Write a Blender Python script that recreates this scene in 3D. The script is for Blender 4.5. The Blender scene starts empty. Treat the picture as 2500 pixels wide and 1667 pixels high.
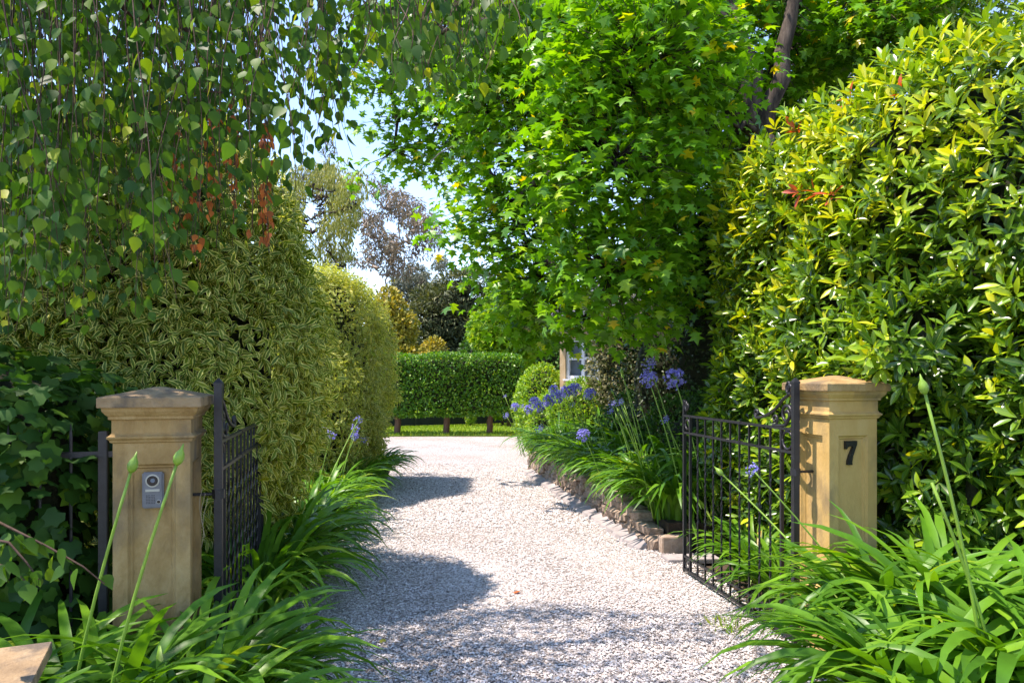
import bpy, bmesh, math
import numpy as np
from mathutils import Vector, Matrix

# ------------------------------------------------------------------ camera, world, sun, exposure
sc = bpy.context.scene
C = sc.collection
CAM_Z, FPX, PX0, PY0 = 1.64, 1800.0, 1250.0, 919.0
cam_d = bpy.data.cameras.new('camera'); cam = bpy.data.objects.new('camera', cam_d); C.objects.link(cam)
cam.location = (0, 0, CAM_Z); cam.rotation_euler = (math.pi/2, 0, 0)
cam_d.sensor_width = 36; cam_d.lens = 36*FPX/2500; cam_d.shift_y = 85.5/2500
cam_d.clip_start = 0.05; cam_d.clip_end = 2000
sc.camera = cam

SUN_EL, SUN_AZ = math.radians(63), math.radians(-98)        # azimuth from +Y towards +X
sun_dir = Vector((math.cos(SUN_EL)*math.sin(SUN_AZ), math.cos(SUN_EL)*math.cos(SUN_AZ), math.sin(SUN_EL)))
world = bpy.data.worlds.new('World'); sc.world = world; world.use_nodes = True
wn = world.node_tree; wn.nodes.clear()
sky = wn.nodes.new('ShaderNodeTexSky'); sky.sky_type = 'NISHITA'; sky.sun_disc = False
sky.sun_elevation = SUN_EL; sky.sun_rotation = SUN_AZ; sky.air_density = 1.0; sky.dust_density = 0.1; sky.ozone_density = 5.0
bg = wn.nodes.new('ShaderNodeBackground'); bg.inputs[1].default_value = 0.125
wo = wn.nodes.new('ShaderNodeOutputWorld')
wn.links.new(sky.outputs[0], bg.inputs[0]); wn.links.new(bg.outputs[0], wo.inputs[0])
sl = bpy.data.lights.new('sun', 'SUN'); sl.energy = 2.4; sl.angle = math.radians(0.55); sl.color = (1.0, 0.97, 0.91)
so = bpy.data.objects.new('sun', sl); C.objects.link(so); so.location = (-6, 0, 12)
so.rotation_euler = (-sun_dir).to_track_quat('-Z', 'Y').to_euler()
sc.view_settings.view_transform = 'Standard'; sc.view_settings.look = 'None'
sc.view_settings.exposure = 1.85; sc.view_settings.gamma = 1
try: sc.view_settings.use_curve_mapping = False
except Exception: pass
vs = sc.view_settings; vs.use_white_balance = True; vs.white_balance_temperature = 7200; vs.white_balance_tint = 20
cy = sc.cycles
cy.max_bounces = 7; cy.diffuse_bounces = 4; cy.glossy_bounces = 2; cy.transmission_bounces = 4; cy.transparent_max_bounces = 4
cy.caustics_reflective = False; cy.caustics_refractive = False; cy.use_denoising = True

rng = np.random.default_rng(11)
R = math.radians
def W(px, py, d):                     # photo pixel + distance -> point
    return np.array([(px-PX0)*d/FPX, d, CAM_Z-(py-PY0)*d/FPX])
def U(px, py, d):                     # the same for the 2352 px wide view
    return W(px*1.063, py*1.063, d)

# ------------------------------------------------------------------ materials
def nodes(name):
    m = bpy.data.materials.new(name); m.use_nodes = True
    nt = m.node_tree; nt.nodes.clear()
    out = nt.nodes.new('ShaderNodeOutputMaterial')
    return m, nt, out
def N(nt, t, **kw):
    n = nt.nodes.new(t)
    for k, v in kw.items(): setattr(n, k, v)
    return n
def ramp(nt, stops, interp='LINEAR'):
    r = N(nt, 'ShaderNodeValToRGB'); e = r.color_ramp.elements; r.color_ramp.interpolation = interp
    while len(e) < len(stops): e.new(0.5)
    for el, (p, c) in zip(e, stops):
        el.position = p; el.color = (*c, 1) if len(c) == 3 else c
    return r
def leaf_mat(name, stops, rough=0.45, trans=0.35, boost=(1.5, 1.45, 0.6), margin=None, spec=0.5, rib=None, gain=1.22):
    m, nt, out = nodes(name); L = nt.links.new
    a = N(nt, 'ShaderNodeAttribute', attribute_name='tint', attribute_type='GEOMETRY')
    b = N(nt, 'ShaderNodeAttribute', attribute_name='tint', attribute_type='OBJECT')
    ad = N(nt, 'ShaderNodeMath', operation='ADD'); L(a.outputs['Fac'], ad.inputs[0]); L(b.outputs['Fac'], ad.inputs[1])
    rp = ramp(nt, stops); L(ad.outputs[0], rp.inputs[0]); col = rp.outputs[0]
    uv = N(nt, 'ShaderNodeUVMap'); sx = N(nt, 'ShaderNodeSeparateXYZ'); L(uv.outputs[0], sx.inputs[0])
    ab = N(nt, 'ShaderNodeMath', operation='SUBTRACT'); L(sx.outputs[0], ab.inputs[0]); ab.inputs[1].default_value = 0.5
    a2 = N(nt, 'ShaderNodeMath', operation='ABSOLUTE'); L(ab.outputs[0], a2.inputs[0])      # 0 at the midrib, 0.5 at the edge
    if margin:
        mr = N(nt, 'ShaderNodeMapRange'); mr.inputs[1].default_value = 0.29; mr.inputs[2].default_value = 0.36
        nz0 = N(nt, 'ShaderNodeTexNoise'); nz0.inputs['Scale'].default_value = 60
        ml = N(nt, 'ShaderNodeMath', operation='MULTIPLY_ADD'); L(nz0.outputs[0], ml.inputs[0]); ml.inputs[1].default_value = 0.25
        L(a2.outputs[0], ml.inputs[2]); sb = N(nt, 'ShaderNodeMath', operation='SUBTRACT'); L(ml.outputs[0], sb.inputs[0]); sb.inputs[1].default_value = 0.125
        L(sb.outputs[0], mr.inputs[0])
        mx = N(nt, 'ShaderNodeMix', data_type='RGBA'); L(mr.outputs[0], mx.inputs[0]); L(col, mx.inputs[6]); mx.inputs[7].default_value = (*margin, 1)
        col = mx.outputs[2]
    if rib:
        mr = N(nt, 'ShaderNodeMapRange'); mr.inputs[1].default_value = 0.0; mr.inputs[2].default_value = 0.05
        mr.inputs[3].default_value = 0.6; mr.inputs[4].default_value = 0.0; L(a2.outputs[0], mr.inputs[0])
        mx = N(nt, 'ShaderNodeMix', data_type='RGBA'); L(mr.outputs[0], mx.inputs[0]); L(col, mx.inputs[6]); mx.inputs[7].default_value = (*rib, 1)
        col = mx.outputs[2]
    nz = N(nt, 'ShaderNodeTexNoise'); nz.inputs['Scale'].default_value = 14; nz.inputs['Detail'].default_value = 3
    geo = N(nt, 'ShaderNodeNewGeometry'); L(geo.outputs['Position'], nz.inputs['Vector'])
    mr2 = N(nt, 'ShaderNodeMapRange'); mr2.inputs[3].default_value = 0.70*gain; mr2.inputs[4].default_value = 1.30*gain; L(nz.outputs[0], mr2.inputs[0])
    vm = N(nt, 'ShaderNodeVectorMath', operation='SCALE'); L(col, vm.inputs[0]); L(mr2.outputs[0], vm.inputs['Scale'])
    p = N(nt, 'ShaderNodeBsdfPrincipled'); p.inputs['Roughness'].default_value = rough; p.inputs['Specular IOR Level'].default_value = spec
    L(vm.outputs[0], p.inputs['Base Color'])
    tb = N(nt, 'ShaderNodeVectorMath', operation='MULTIPLY'); L(vm.outputs[0], tb.inputs[0]); tb.inputs[1].default_value = boost
    tr = N(nt, 'ShaderNodeBsdfTranslucent'); L(tb.outputs[0], tr.inputs[0])
    ms = N(nt, 'ShaderNodeMixShader'); ms.inputs[0].default_value = trans
    L(p.outputs[0], ms.inputs[1]); L(tr.outputs[0], ms.inputs[2]); L(ms.outputs[0], out.inputs[0])
    return m
def surf_mat(name, stops, scale=5, rough=0.8, bump=0.0, bscale=40, spec=0.3, detail=6, metallic=0, stain=None, coords='Object', stretch=None):
    m, nt, out = nodes(name); L = nt.links.new
    tc = N(nt, 'ShaderNodeTexCoord'); vec = tc.outputs[coords]
    if stretch:
        mp = N(nt, 'ShaderNodeMapping'); mp.inputs['Scale'].default_value = stretch; L(vec, mp.inputs[0]); vec = mp.outputs[0]
    oi = N(nt, 'ShaderNodeObjectInfo')
    nz = N(nt, 'ShaderNodeTexNoise', noise_dimensions='4D'); nz.inputs['Scale'].default_value = scale; nz.inputs['Detail'].default_value = detail; nz.inputs['Roughness'].default_value = 0.65
    L(vec, nz.inputs['Vector'])
    wm = N(nt, 'ShaderNodeMath', operation='MULTIPLY'); L(oi.outputs['Random'], wm.inputs[0]); wm.inputs[1].default_value = 20; L(wm.outputs[0], nz.inputs['W'])
    rp = ramp(nt, stops); L(nz.outputs[0], rp.inputs[0]); col = rp.outputs[0]
    if stain:
        n2 = N(nt, 'ShaderNodeTexNoise'); n2.inputs['Scale'].default_value = stain[1]; n2.inputs['Detail'].default_value = 8; L(vec, n2.inputs['Vector'])
        r2 = ramp(nt, [(stain[2], (0, 0, 0)), (stain[3], (1, 1, 1))]); L(n2.outputs[0], r2.inputs[0])
        mx = N(nt, 'ShaderNodeMix', data_type='RGBA'); L(r2.outputs[0], mx.inputs[0]); L(col, mx.inputs[6]); mx.inputs[7].default_value = (*stain[0], 1); col = mx.outputs[2]
    p = N(nt, 'ShaderNodeBsdfPrincipled'); p.inputs['Roughness'].default_value = rough; p.inputs['Specular IOR Level'].default_value = spec
    p.inputs['Metallic'].default_value = metallic
    L(col, p.inputs['Base Color'])
    if bump:
        n3 = N(nt, 'ShaderNodeTexNoise'); n3.inputs['Scale'].default_value = bscale; n3.inputs['Detail'].default_value = 5; L(vec, n3.inputs['Vector'])
        bp = N(nt, 'ShaderNodeBump'); bp.inputs['Strength'].default_value = bump; bp.inputs['Distance'].default_value = 0.01
        L(n3.outputs[0], bp.inputs['Height']); L(bp.outputs[0], p.inputs['Normal'])
    L(p.outputs[0], out.inputs[0])
    return m

M = {}
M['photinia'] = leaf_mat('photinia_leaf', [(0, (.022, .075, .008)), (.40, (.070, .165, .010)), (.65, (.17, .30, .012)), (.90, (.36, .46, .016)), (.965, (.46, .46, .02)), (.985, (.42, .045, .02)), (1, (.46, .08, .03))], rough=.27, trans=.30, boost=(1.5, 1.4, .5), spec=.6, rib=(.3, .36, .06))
M['liquid'] = leaf_mat('liquidambar_leaf', [(0, (.045, .15, .008)), (.55, (.11, .28, .012)), (.88, (.25, .42, .016)), (.985, (.44, .46, .02)), (1, (.56, .42, .02))], rough=.36, trans=.38, boost=(1.7, 1.6, .4), spec=.4)
M['birch'] = leaf_mat('birch_leaf', [(0, (.026, .085, .016)), (.6, (.060, .15, .014)), (.9, (.17, .27, .014)), (1, (.34, .38, .02))], rough=.5, trans=.38, boost=(1.7, 1.7, .4), spec=.22, gain=1.0)
M['birch_dry'] = leaf_mat('dry_birch_leaf', [(0, (.34, .09, .02)), (1, (.58, .19, .04))], rough=.7, trans=.35, boost=(1.4, 1.2, .8), gain=1.0)
M['varieg'] = leaf_mat('variegated_leaf', [(0, (.085, .16, .014)), (.7, (.19, .27, .024)), (1, (.38, .38, .03))], rough=.45, trans=.42, boost=(1.4, 1.35, .5), spec=.35, margin=(.76, .73, .24), gain=1.12)
M['vine'] = leaf_mat('vine_leaf', [(0, (.022, .075, .012)), (.7, (.045, .135, .014)), (1, (.12, .24, .02))], rough=.5, trans=.34, spec=.25, gain=1.0)
M['agap'] = leaf_mat('agapanthus_leaf', [(0, (.035, .115, .010)), (.5, (.075, .20, .013)), (.92, (.14, .29, .018)), (.97, (.24, .32, .025)), (1, (.40, .30, .06))], rough=.38, trans=.34, boost=(1.6, 1.6, .4), spec=.34)
M['stalk'] = leaf_mat('flower_stalk', [(0, (.16, .29, .03)), (1, (.24, .36, .045))], rough=.45, trans=.1)
M['petal'] = leaf_mat('petal', [(0, (.20, .18, .62)), (.7, (.36, .34, .78)), (1, (.56, .54, .86))], rough=.6, trans=.35, boost=(1.2, 1.2, 1.2), gain=1.0)
M['pleach'] = leaf_mat('clipped_hedge_leaf', [(0, (.04, .13, .010)), (.6, (.085, .23, .014)), (1, (.24, .36, .022))], rough=.40, trans=.33)
M['dark'] = leaf_mat('dark_evergreen_leaf', [(0, (.018, .045, .010)), (.7, (.04, .085, .014)), (1, (.10, .16, .024))], rough=.45, trans=.22, gain=1.0)
M['beige'] = leaf_mat('grey_variegated_leaf', [(0, (.09, .12, .04)), (.6, (.22, .21, .09)), (1, (.48, .43, .25))], rough=.55, trans=.3, boost=(1.2, 1.2, .8), gain=1.0)
M['bright'] = leaf_mat('bright_green_leaf', [(0, (.09, .21, .014)), (.6, (.19, .33, .02)), (1, (.36, .44, .03))], rough=.45, trans=.4)
M['gold'] = leaf_mat('golden_leaf', [(0, (.15, .19, .02)), (.5, (.38, .32, .03)), (1, (.62, .45, .05))], rough=.55, trans=.32, boost=(1.3, 1.2, .5), gain=1.0)
M['pine'] = leaf_mat('pine_needles', [(0, (.035, .055, .018)), (.6, (.075, .095, .026)), (1, (.15, .15, .045))], rough=.6, trans=.18)
M['euca'] = leaf_mat('gum_leaf', [(0, (.10, .11, .06)), (.6, (.22, .17, .10)), (1, (.36, .25, .15))], rough=.5, trans=.25, boost=(1.2, 1.1, .8), gain=1.0)
M['euca2'] = leaf_mat('grey_gum_leaf', [(0, (.06, .085, .055)), (.6, (.11, .13, .08)), (1, (.2, .2, .13))], rough=.5, trans=.25, boost=(1.2, 1.1, .8))
M['willow'] = leaf_mat('willow_leaf', [(0, (.16, .20, .03)), (.6, (.29, .31, .06)), (1, (.42, .40, .12))], rough=.5, trans=.35, boost=(1.3, 1.25, .6), gain=1.0)
M['conif'] = leaf_mat('feathery_conifer', [(0, (.08, .15, .02)), (1, (.24, .30, .04))], rough=.55, trans=.35)
M['grass'] = leaf_mat('grass_blade', [(0, (.12, .24, .016)), (.7, (.22, .33, .024)), (1, (.36, .40, .05))], rough=.5, trans=.3)
M['core'] = surf_mat('shade_dark_twigs', [(.3, (.012, .018, .007)), (.7, (.03, .032, .014))], scale=30, rough=.95, bump=1, bscale=60)  # twig colour taken near black; the shade inside hedges is painted in
M['bark'] = surf_mat('bark', [(.35, (.022, .016, .012)), (.5, (.06, .045, .033)), (.68, (.13, .10, .075))], scale=14, rough=.95, bump=1.0, bscale=26, stretch=(1, 1, .22))
M['bark_dk'] = surf_mat('birch_twig_bark', [(.3, (.05, .03, .02)), (.7, (.13, .08, .055))], scale=14, rough=.8, bump=.4)
M['bark_gum'] = surf_mat('gum_bark', [(.35, (.30, .25, .21)), (.7, (.52, .47, .42))], scale=3, rough=.8)
M['bark_br'] = surf_mat('brown_trunk', [(.3, (.10, .055, .035)), (.7, (.20, .12, .08))], scale=6, rough=.9, bump=.6, stretch=(1, 1, .2))
M['stone'] = surf_mat('sandstone', [(.25, (.24, .14, .050)), (.5, (.37, .235, .092)), (.75, (.48, .335, .155))], scale=9, rough=.9, bump=.7, bscale=70, stain=((.15, .115, .075), 3.6, .48, .66), stretch=(1, 1, .55))
M['stone_cap'] = surf_mat('weathered_sandstone', [(.25, (.20, .135, .075)), (.5, (.32, .22, .12)), (.75, (.42, .33, .21))], scale=6, rough=.9, bump=.5, bscale=70, stain=((.14, .11, .08), 9, .50, .66))
M['stone_pale'] = surf_mat('pale_sandstone', [(.25, (.40, .24, .065)), (.5, (.52, .34, .115)), (.75, (.60, .43, .19))], scale=4, rough=.88, bump=.3, bscale=90, stain=((.22, .16, .085), 4.5, .52, .72), stretch=(1, 1, .5))
M['rock'] = surf_mat('wall_stone', [(.25, (.20, .14, .10)), (.5, (.36, .27, .20)), (.75, (.52, .42, .33))], scale=7, rough=.9, bump=.8, bscale=35)
M['edging'] = surf_mat('grey_edging', [(.3, (.26, .23, .22)), (.7, (.44, .40, .38))], scale=9, rough=.85, bump=.3)
M['iron'] = surf_mat('black_iron', [(.3, (.010, .010, .012)), (.7, (.022, .022, .026))], scale=40, rough=.42, spec=.5, bump=.15, bscale=120)
M['soil'] = surf_mat('soil', [(.3, (.035, .024, .016)), (.7, (.10, .07, .045))], scale=6, rough=1, bump=1, bscale=25)
M['grey_metal'] = surf_mat('grey_metal', [(.3, (.13, .14, .155)), (.7, (.18, .19, .21))], scale=30, rough=.42, metallic=.4)
M['black'] = surf_mat('black_plastic', [(.3, (.008, .008, .009)), (.7, (.016, .016, .018))], rough=.25, spec=.5)
M['plate'] = surf_mat('nameplate', [(.3, (.42, .40, .33)), (.7, (.5, .48, .4))], rough=.4)
M['white'] = surf_mat('white_paint', [(.3, (.72, .74, .76)), (.7, (.8, .8, .8))], rough=.5)
M['glass'] = surf_mat('window_glass', [(.3, (.10, .13, .16)), (.7, (.16, .20, .24))], rough=.06, spec=.8)
M['house'] = surf_mat('house_stone', [(.25, (.40, .26, .13)), (.5, (.52, .37, .20)), (.75, (.62, .50, .33))], scale=3, rough=.9, bump=.4, bscale=30)
M['roof'] = surf_mat('slate_roof', [(.3, (.06, .06, .07)), (.7, (.11, .11, .12))], rough=.7)
M['fence_dk'] = surf_mat('dark_mesh_fence', [(.3, (.010, .016, .014)), (.7, (.02, .03, .026))], scale=4, rough=.8)
M['twine'] = surf_mat('pale_twine', [(.3, (.42, .34, .22)), (.7, (.55, .46, .32))], rough=.9)
M['dry'] = leaf_mat('fallen_leaf_orange', [(0, (.50, .12, .02)), (.5, (.40, .20, .03)), (1, (.30, .30, .03))], rough=.7, trans=.2, boost=(1, 1, 1), gain=1.0)

# gravel: pebble-coloured sheet and the pebbles themselves
def gravel_sheet():
    m, nt, out = nodes('gravel'); L = nt.links.new
    geo = N(nt, 'ShaderNodeNewGeometry')
    vo = N(nt, 'ShaderNodeTexVoronoi'); vo.inputs['Scale'].default_value = 62; L(geo.outputs['Position'], vo.inputs['Vector'])
    sp = N(nt, 'ShaderNodeSeparateColor'); L(vo.outputs['Color'], sp.inputs[0])
    rp = ramp(nt, [(0, (.30, .26, .23)), (.3, (.50, .46, .42)), (.7, (.62, .59, .56)), (1, (.74, .72, .70))]); L(sp.outputs[0], rp.inputs[0])
    nz = N(nt, 'ShaderNodeTexNoise'); nz.inputs['Scale'].default_value = 0.9; nz.inputs['Detail'].default_value = 5; L(geo.outputs['Position'], nz.inputs['Vector'])
    r2 = ramp(nt, [(.35, (1, 1, 1)), (.7, (.86, .80, .75))]); L(nz.outputs[0], r2.inputs[0])
    ml = N(nt, 'ShaderNodeMix', data_type='RGBA', blend_type='MULTIPLY'); ml.inputs[0].default_value = 1; L(rp.outputs[0], ml.inputs[6]); L(r2.outputs[0], ml.inputs[7])
    dk = N(nt, 'ShaderNodeMapRange'); dk.inputs[1].default_value = .35; dk.inputs[2].default_value = .75; dk.inputs[3].default_value = 1; dk.inputs[4].default_value = .45; L(vo.outputs['Distance'], dk.inputs[0])
    vm = N(nt, 'ShaderNodeVectorMath', operation='SCALE'); L(ml.outputs[2], vm.inputs[0]); L(dk.outputs[0], vm.inputs['Scale'])
    p = N(nt, 'ShaderNodeBsdfPrincipled'); p.inputs['Roughness'].default_value = .9; p.inputs['Specular IOR Level'].default_value = .2
    L(vm.outputs[0], p.inputs['Base Color'])
    bp = N(nt, 'ShaderNodeBump', invert=True); bp.inputs['Strength'].default_value = .8; bp.inputs['Distance'].default_value = .012
    L(vo.outputs['Distance'], bp.inputs['Height']); L(bp.outputs[0], p.inputs['Normal']); L(p.outputs[0], out.inputs[0])
    return m
M['gravel'] = gravel_sheet()
def pebble_mat():
    m, nt, out = nodes('pebble'); L = nt.links.new
    a = N(nt, 'ShaderNodeAttribute', attribute_name='tint', attribute_type='GEOMETRY')
    rp = ramp(nt, [(0, (.10, .085, .075)), (.14, (.32, .27, .235)), (.45, (.54, .49, .455)), (.8, (.67, .64, .61)), (1, (.82, .80, .78))]); L(a.outputs['Fac'], rp.inputs[0])
    p = N(nt, 'ShaderNodeBsdfPrincipled'); p.inputs['Roughness'].default_value = .85; p.inputs['Specular IOR Level'].default_value = .25
    L(rp.outputs[0], p.inputs['Base Color']); L(p.outputs[0], out.inputs[0])
    return m
M['pebble'] = pebble_mat()
def lawn_mat():
    return surf_mat('lawn', [(.3, (.15, .26, .02)), (.7, (.25, .36, .03))], scale=3, rough=.9, bump=.6, bscale=80, coords='Generated')
M['lawn'] = lawn_mat()

# ------------------------------------------------------------------ helpers: objects
def props(o, label=None, cat=None, group=None, kind=None):
    if label: o['label'] = label
    if cat: o['category'] = cat
    if group: o['group'] = group
    if kind: o['kind'] = kind
    return o
def thing(name, label, cat, loc=(0, 0, 0), rz=0, group=None):
    o = bpy.data.objects.new(name, None); C.objects.link(o); o.empty_display_size = .2
    o.location = loc; o.rotation_euler = (0, 0, rz)
    return props(o, label, cat, group)
def link(name, me, parent=None, mat=None, kind=None, label=None):
    o = bpy.data.objects.new(name, me); C.objects.link(o)
    if mat is not None and len(me.materials) == 0: me.materials.append(mat)
    if parent is not None: o.parent = parent
    return props(o, label=label, kind=kind)
def mesh_np(name, V, F, mat, uv=None, tint=None, smooth=True):
    """V (n,3); F list of index arrays (each (m,k)); uv (n,2) per vertex; tint per vertex-group as per-face arrays list"""
    me = bpy.data.meshes.new(name)
    loops = np.concatenate([f.ravel() for f in F]).astype(np.int32)
    tot = np.concatenate([np.full(len(f), f.shape[1]) for f in F])
    start = np.concatenate([[0], np.cumsum(tot)[:-1]]).astype(np.int32)
    me.vertices.add(len(V)); me.vertices.foreach_set('co', np.ascontiguousarray(V, dtype=np.float32).ravel())
    me.loops.add(len(loops)); me.loops.foreach_set('vertex_index', loops)
    me.polygons.add(len(start)); me.polygons.foreach_set('loop_start', start)
    if uv is not None:
        l = me.uv_layers.new(name='UVMap'); l.data.foreach_set('uv', np.ascontiguousarray(uv[loops], dtype=np.float32).ravel())
    me.update(calc_edges=True)
    me.polygons.foreach_set('use_smooth', np.full(len(start), smooth))
    if tint is not None:
        at = me.attributes.new('tint', 'FLOAT', 'FACE'); at.data.foreach_set('value', np.concatenate(tint).astype(np.float32))
    me.materials.append(mat)
    return me
def norm(a): return a/np.maximum(np.linalg.norm(a, axis=-1, keepdims=True), 1e-9)

class MB:                                   # collects boxes, tubes, prisms
    def __init__(s): s.v, s.f = [], []
    def add(s, V, F):
        b = len(s.v); s.v += [tuple(map(float, p)) for p in V]; s.f += [tuple(i+b for i in f) for f in F]; return s
    def box(s, c, h, rz=0):
        c0, s0 = math.cos(rz), math.sin(rz); V = []
        for z in (-1, 1):
            for x, y in ((-1, -1), (1, -1), (1, 1), (-1, 1)):
                a, b = x*h[0], y*h[1]; V.append((c[0]+a*c0-b*s0, c[1]+a*s0+b*c0, c[2]+z*h[2]))
        return s.add(V, [(3, 2, 1, 0), (4, 5, 6, 7), (0, 1, 5, 4), (1, 2, 6, 5), (2, 3, 7, 6), (3, 0, 4, 7)])
    def sqlathe(s, prof):                   # square rings, (half width, z)
        V, F = [], []
        for w, z in prof: V += [(-w, -w, z), (w, -w, z), (w, w, z), (-w, w, z)]
        n = len(prof)
        for i in range(n-1):
            for k in range(4): F.append((i*4+k, i*4+(k+1) % 4, i*4+4+(k+1) % 4, i*4+4+k))
        F += [(3, 2, 1, 0), tuple((n-1)*4+k for k in range(4))]
        return s.add(V, F)
    def tube(s, P, r, sides=6, flat=None, twist=0):
        P = np.asarray(P, float); n = len(P); r = np.broadcast_to(r, (n,)); T = np.gradient(P, axis=0); T = norm(T)
        ref = np.array([0., 0., 1.]) if abs(T[:, 2]).mean() < .8 else np.array([0., 1., 0.])
        if flat is not None: ref = np.asarray(flat, float)
        V, F = [], []
        for i in range(n):
            a = np.cross(T[i], ref); a /= max(np.linalg.norm(a), 1e-6); b = np.cross(a, T[i])
            for k in range(sides):
                t = 2*math.pi*(k+.5)/sides + twist*i/max(1, n-1)
                V.append(P[i]+r[i]*(a*math.cos(t)+b*math.sin(t)))
        for i in range(n-1):
            for k in range(sides): F.append((i*sides+k, i*sides+(k+1) % sides, (i+1)*sides+(k+1) % sides, (i+1)*sides+k))
        F += [tuple(range(sides-1, -1, -1)), tuple((n-1)*sides+k for k in range(sides))]
        return s.add(V, F)
    def prism(s, pts, y0, y1):              # outline in x,z pushed along y
        n = len(pts); V = [(x, y0, z) for x, z in pts]+[(x, y1, z) for x, z in pts]
        F = [tuple(range(n)), tuple(range(2*n-1, n-1, -1))]+[(i+n, (i+1) % n+n, (i+1) % n, i) for i in range(n)]
        return s.add(V, F)
    def mesh(s, name, mat, smooth=False, bevel=0):
        me = bpy.data.meshes.new(name); me.from_pydata(s.v, [], s.f); me.materials.append(mat)
        bm = bmesh.new(); bm.from_mesh(me)
        bmesh.ops.recalc_face_normals(bm, faces=bm.faces[:])
        if bevel: bmesh.ops.bevel(bm, geom=bm.edges[:], offset=bevel, segments=2, affect='EDGES', clamp_overlap=True)
        for f in bm.faces: f.smooth = smooth
        bm.to_mesh(me); bm.free()
        return me
    def build(s, name, mat, parent=None, smooth=False, bevel=0, kind=None, label=None):
        return link(name, s.mesh(name, mat, smooth, bevel), parent, kind=kind, label=label)

# ------------------------------------------------------------------ helpers: leaves
def tpl(rows, base=True, fold=.25, curl=.12):
    """rows of (y, half width); first and last points close the leaf -> verts, tris, quads, uv"""
    V = [(0, 0, 0)]; uv = [(.5, 0)]
    for y, w in rows:
        for k, x in enumerate((-w, 0, w)): V.append((x, y, fold*abs(x)-curl*y*y)); uv.append((k/2, y))
    V.append((0, 1, -curl)); uv.append((.5, 1)); n = len(V)-1
    T = [(0, 2, 1), (0, 3, 2)]; Q = []
    for i in range(len(rows)-1):
        a = 1+3*i; Q += [(a, a+1, a+4, a+3), (a+1, a+2, a+5, a+4)]
    a = 1+3*(len(rows)-1); T += [(a, a+1, n), (a+1, a+2, n)]
    return np.array(V, float), np.array(T), (np.array(Q) if Q else None), np.array(uv)
def fan(outline, z=lambda x, y: 0):
    V = [(0, .42, .0)]+[(x, y, z(x, y)) for x, y in outline]; n = len(outline)
    T = [(0, 1+i, 1+(i+1) % n) for i in range(n)]
    uv = [(.5+v[0]*.5, v[1]) for v in V]
    return np.array(V, float), np.array(T), None, np.array(uv)
LANCE = tpl([(.22, .11), (.55, .165), (.82, .10)], fold=.35, curl=.16)
LANCE2 = tpl([(.22, .10), (.55, .15), (.82, .085)], fold=.45, curl=.30)
NARROW = tpl([(.3, .10), (.7, .085)], fold=.3, curl=.25)
BIRCH = tpl([(.08, .24), (.26, .385), (.48, .34), (.72, .17)], fold=.16, curl=.14)
def star(n=5):
    o = []
    tips = [(-.52, .12), (-.62, .58), (0, 1.0), (.62, .58), (.52, .12)]
    dips = [(0, -.02), (-.24, .30), (-.20, .60), (.20, .60), (.24, .30)]
    for d, t in zip(dips, tips): o += [d, t]
    return fan(o, lambda x, y: -.28*(x*x+(y-.4)**2))
STAR = star()
VINE = fan([(0, .08), (-.30, -.08), (-.52, .22), (-.44, .48), (-.46, .72), (-.20, .74), (0, 1.0), (.20, .74), (.46, .72), (.44, .48), (.52, .22), (.30, -.08)], lambda x, y: -.2*(x*x+(y-.4)**2))
OVAL = tpl([(.45, .30)], fold=.3, curl=.15)
RHOMB = (np.array([(0, 0, 0), (-.28, .5, .06), (.28, .5, .06), (0, 1, -.1)], float), np.array([(0, 2, 1), (1, 2, 3)]), None, np.array([(.5, 0), (0, .5), (1, .5), (.5, 1)], float))
SLIM = (np.array([(0, 0, 0), (-.12, .45, .02), (.12, .45, .02), (0, 1, -.15)], float), np.array([(0, 2, 1), (1, 2, 3)]), None, np.array([(.5, 0), (0, .5), (1, .5), (.5, 1)], float))

def basis(D, Nn):
    Y = norm(D); X = norm(np.cross(Y, Nn)); Z = np.cross(X, Y); return X, Y, Z
def leaves_mesh(name, t, P, D, Nn, S, tint, mat):
    V, T, Q, uv = t; X, Y, Z = basis(D, Nn); n = len(P); k = len(V)
    co = P[:, None]+S[:, None, None]*(V[None, :, 0:1]*X[:, None]+V[None, :, 1:2]*Y[:, None]+V[None, :, 2:3]*Z[:, None])
    off = (np.arange(n)*k)[:, None, None]
    F = [(T[None]+off).reshape(-1, 3)]; ti = [np.repeat(tint, len(T))]
    if Q is not None: F.append((Q[None]+off).reshape(-1, 4)); ti.append(np.repeat(tint, len(Q)))
    return mesh_np(name, co.reshape(-1, 3), F, mat, np.tile(uv, (n, 1)), ti)
_single = {}
def single_leaf(t, mat, name='leaf'):
    key = (id(t), mat.name)
    if key not in _single:
        V, T, Q, uv = t; _single[key] = mesh_np(name, V, [T] if Q is None else [T, Q], mat, uv)
    return _single[key]
def leaf_objects(parent, t, P, D, Nn, S, tint, mat, name='leaf'):
    me = single_leaf(t, mat, name); X, Y, Z = basis(D, Nn); loc = np.array(parent.location)
    for i in range(len(P)):
        o = bpy.data.objects.new(name, me); C.objects.link(o); o.parent = parent
        m = Matrix.Identity(4); s = float(S[i])
        for r in range(3):
            m[r][0] = X[i][r]*s; m[r][1] = Y[i][r]*s; m[r][2] = Z[i][r]*s; m[r][3] = P[i][r]-loc[r]
        o.matrix_local = m; o['tint'] = float(tint[i])
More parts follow.
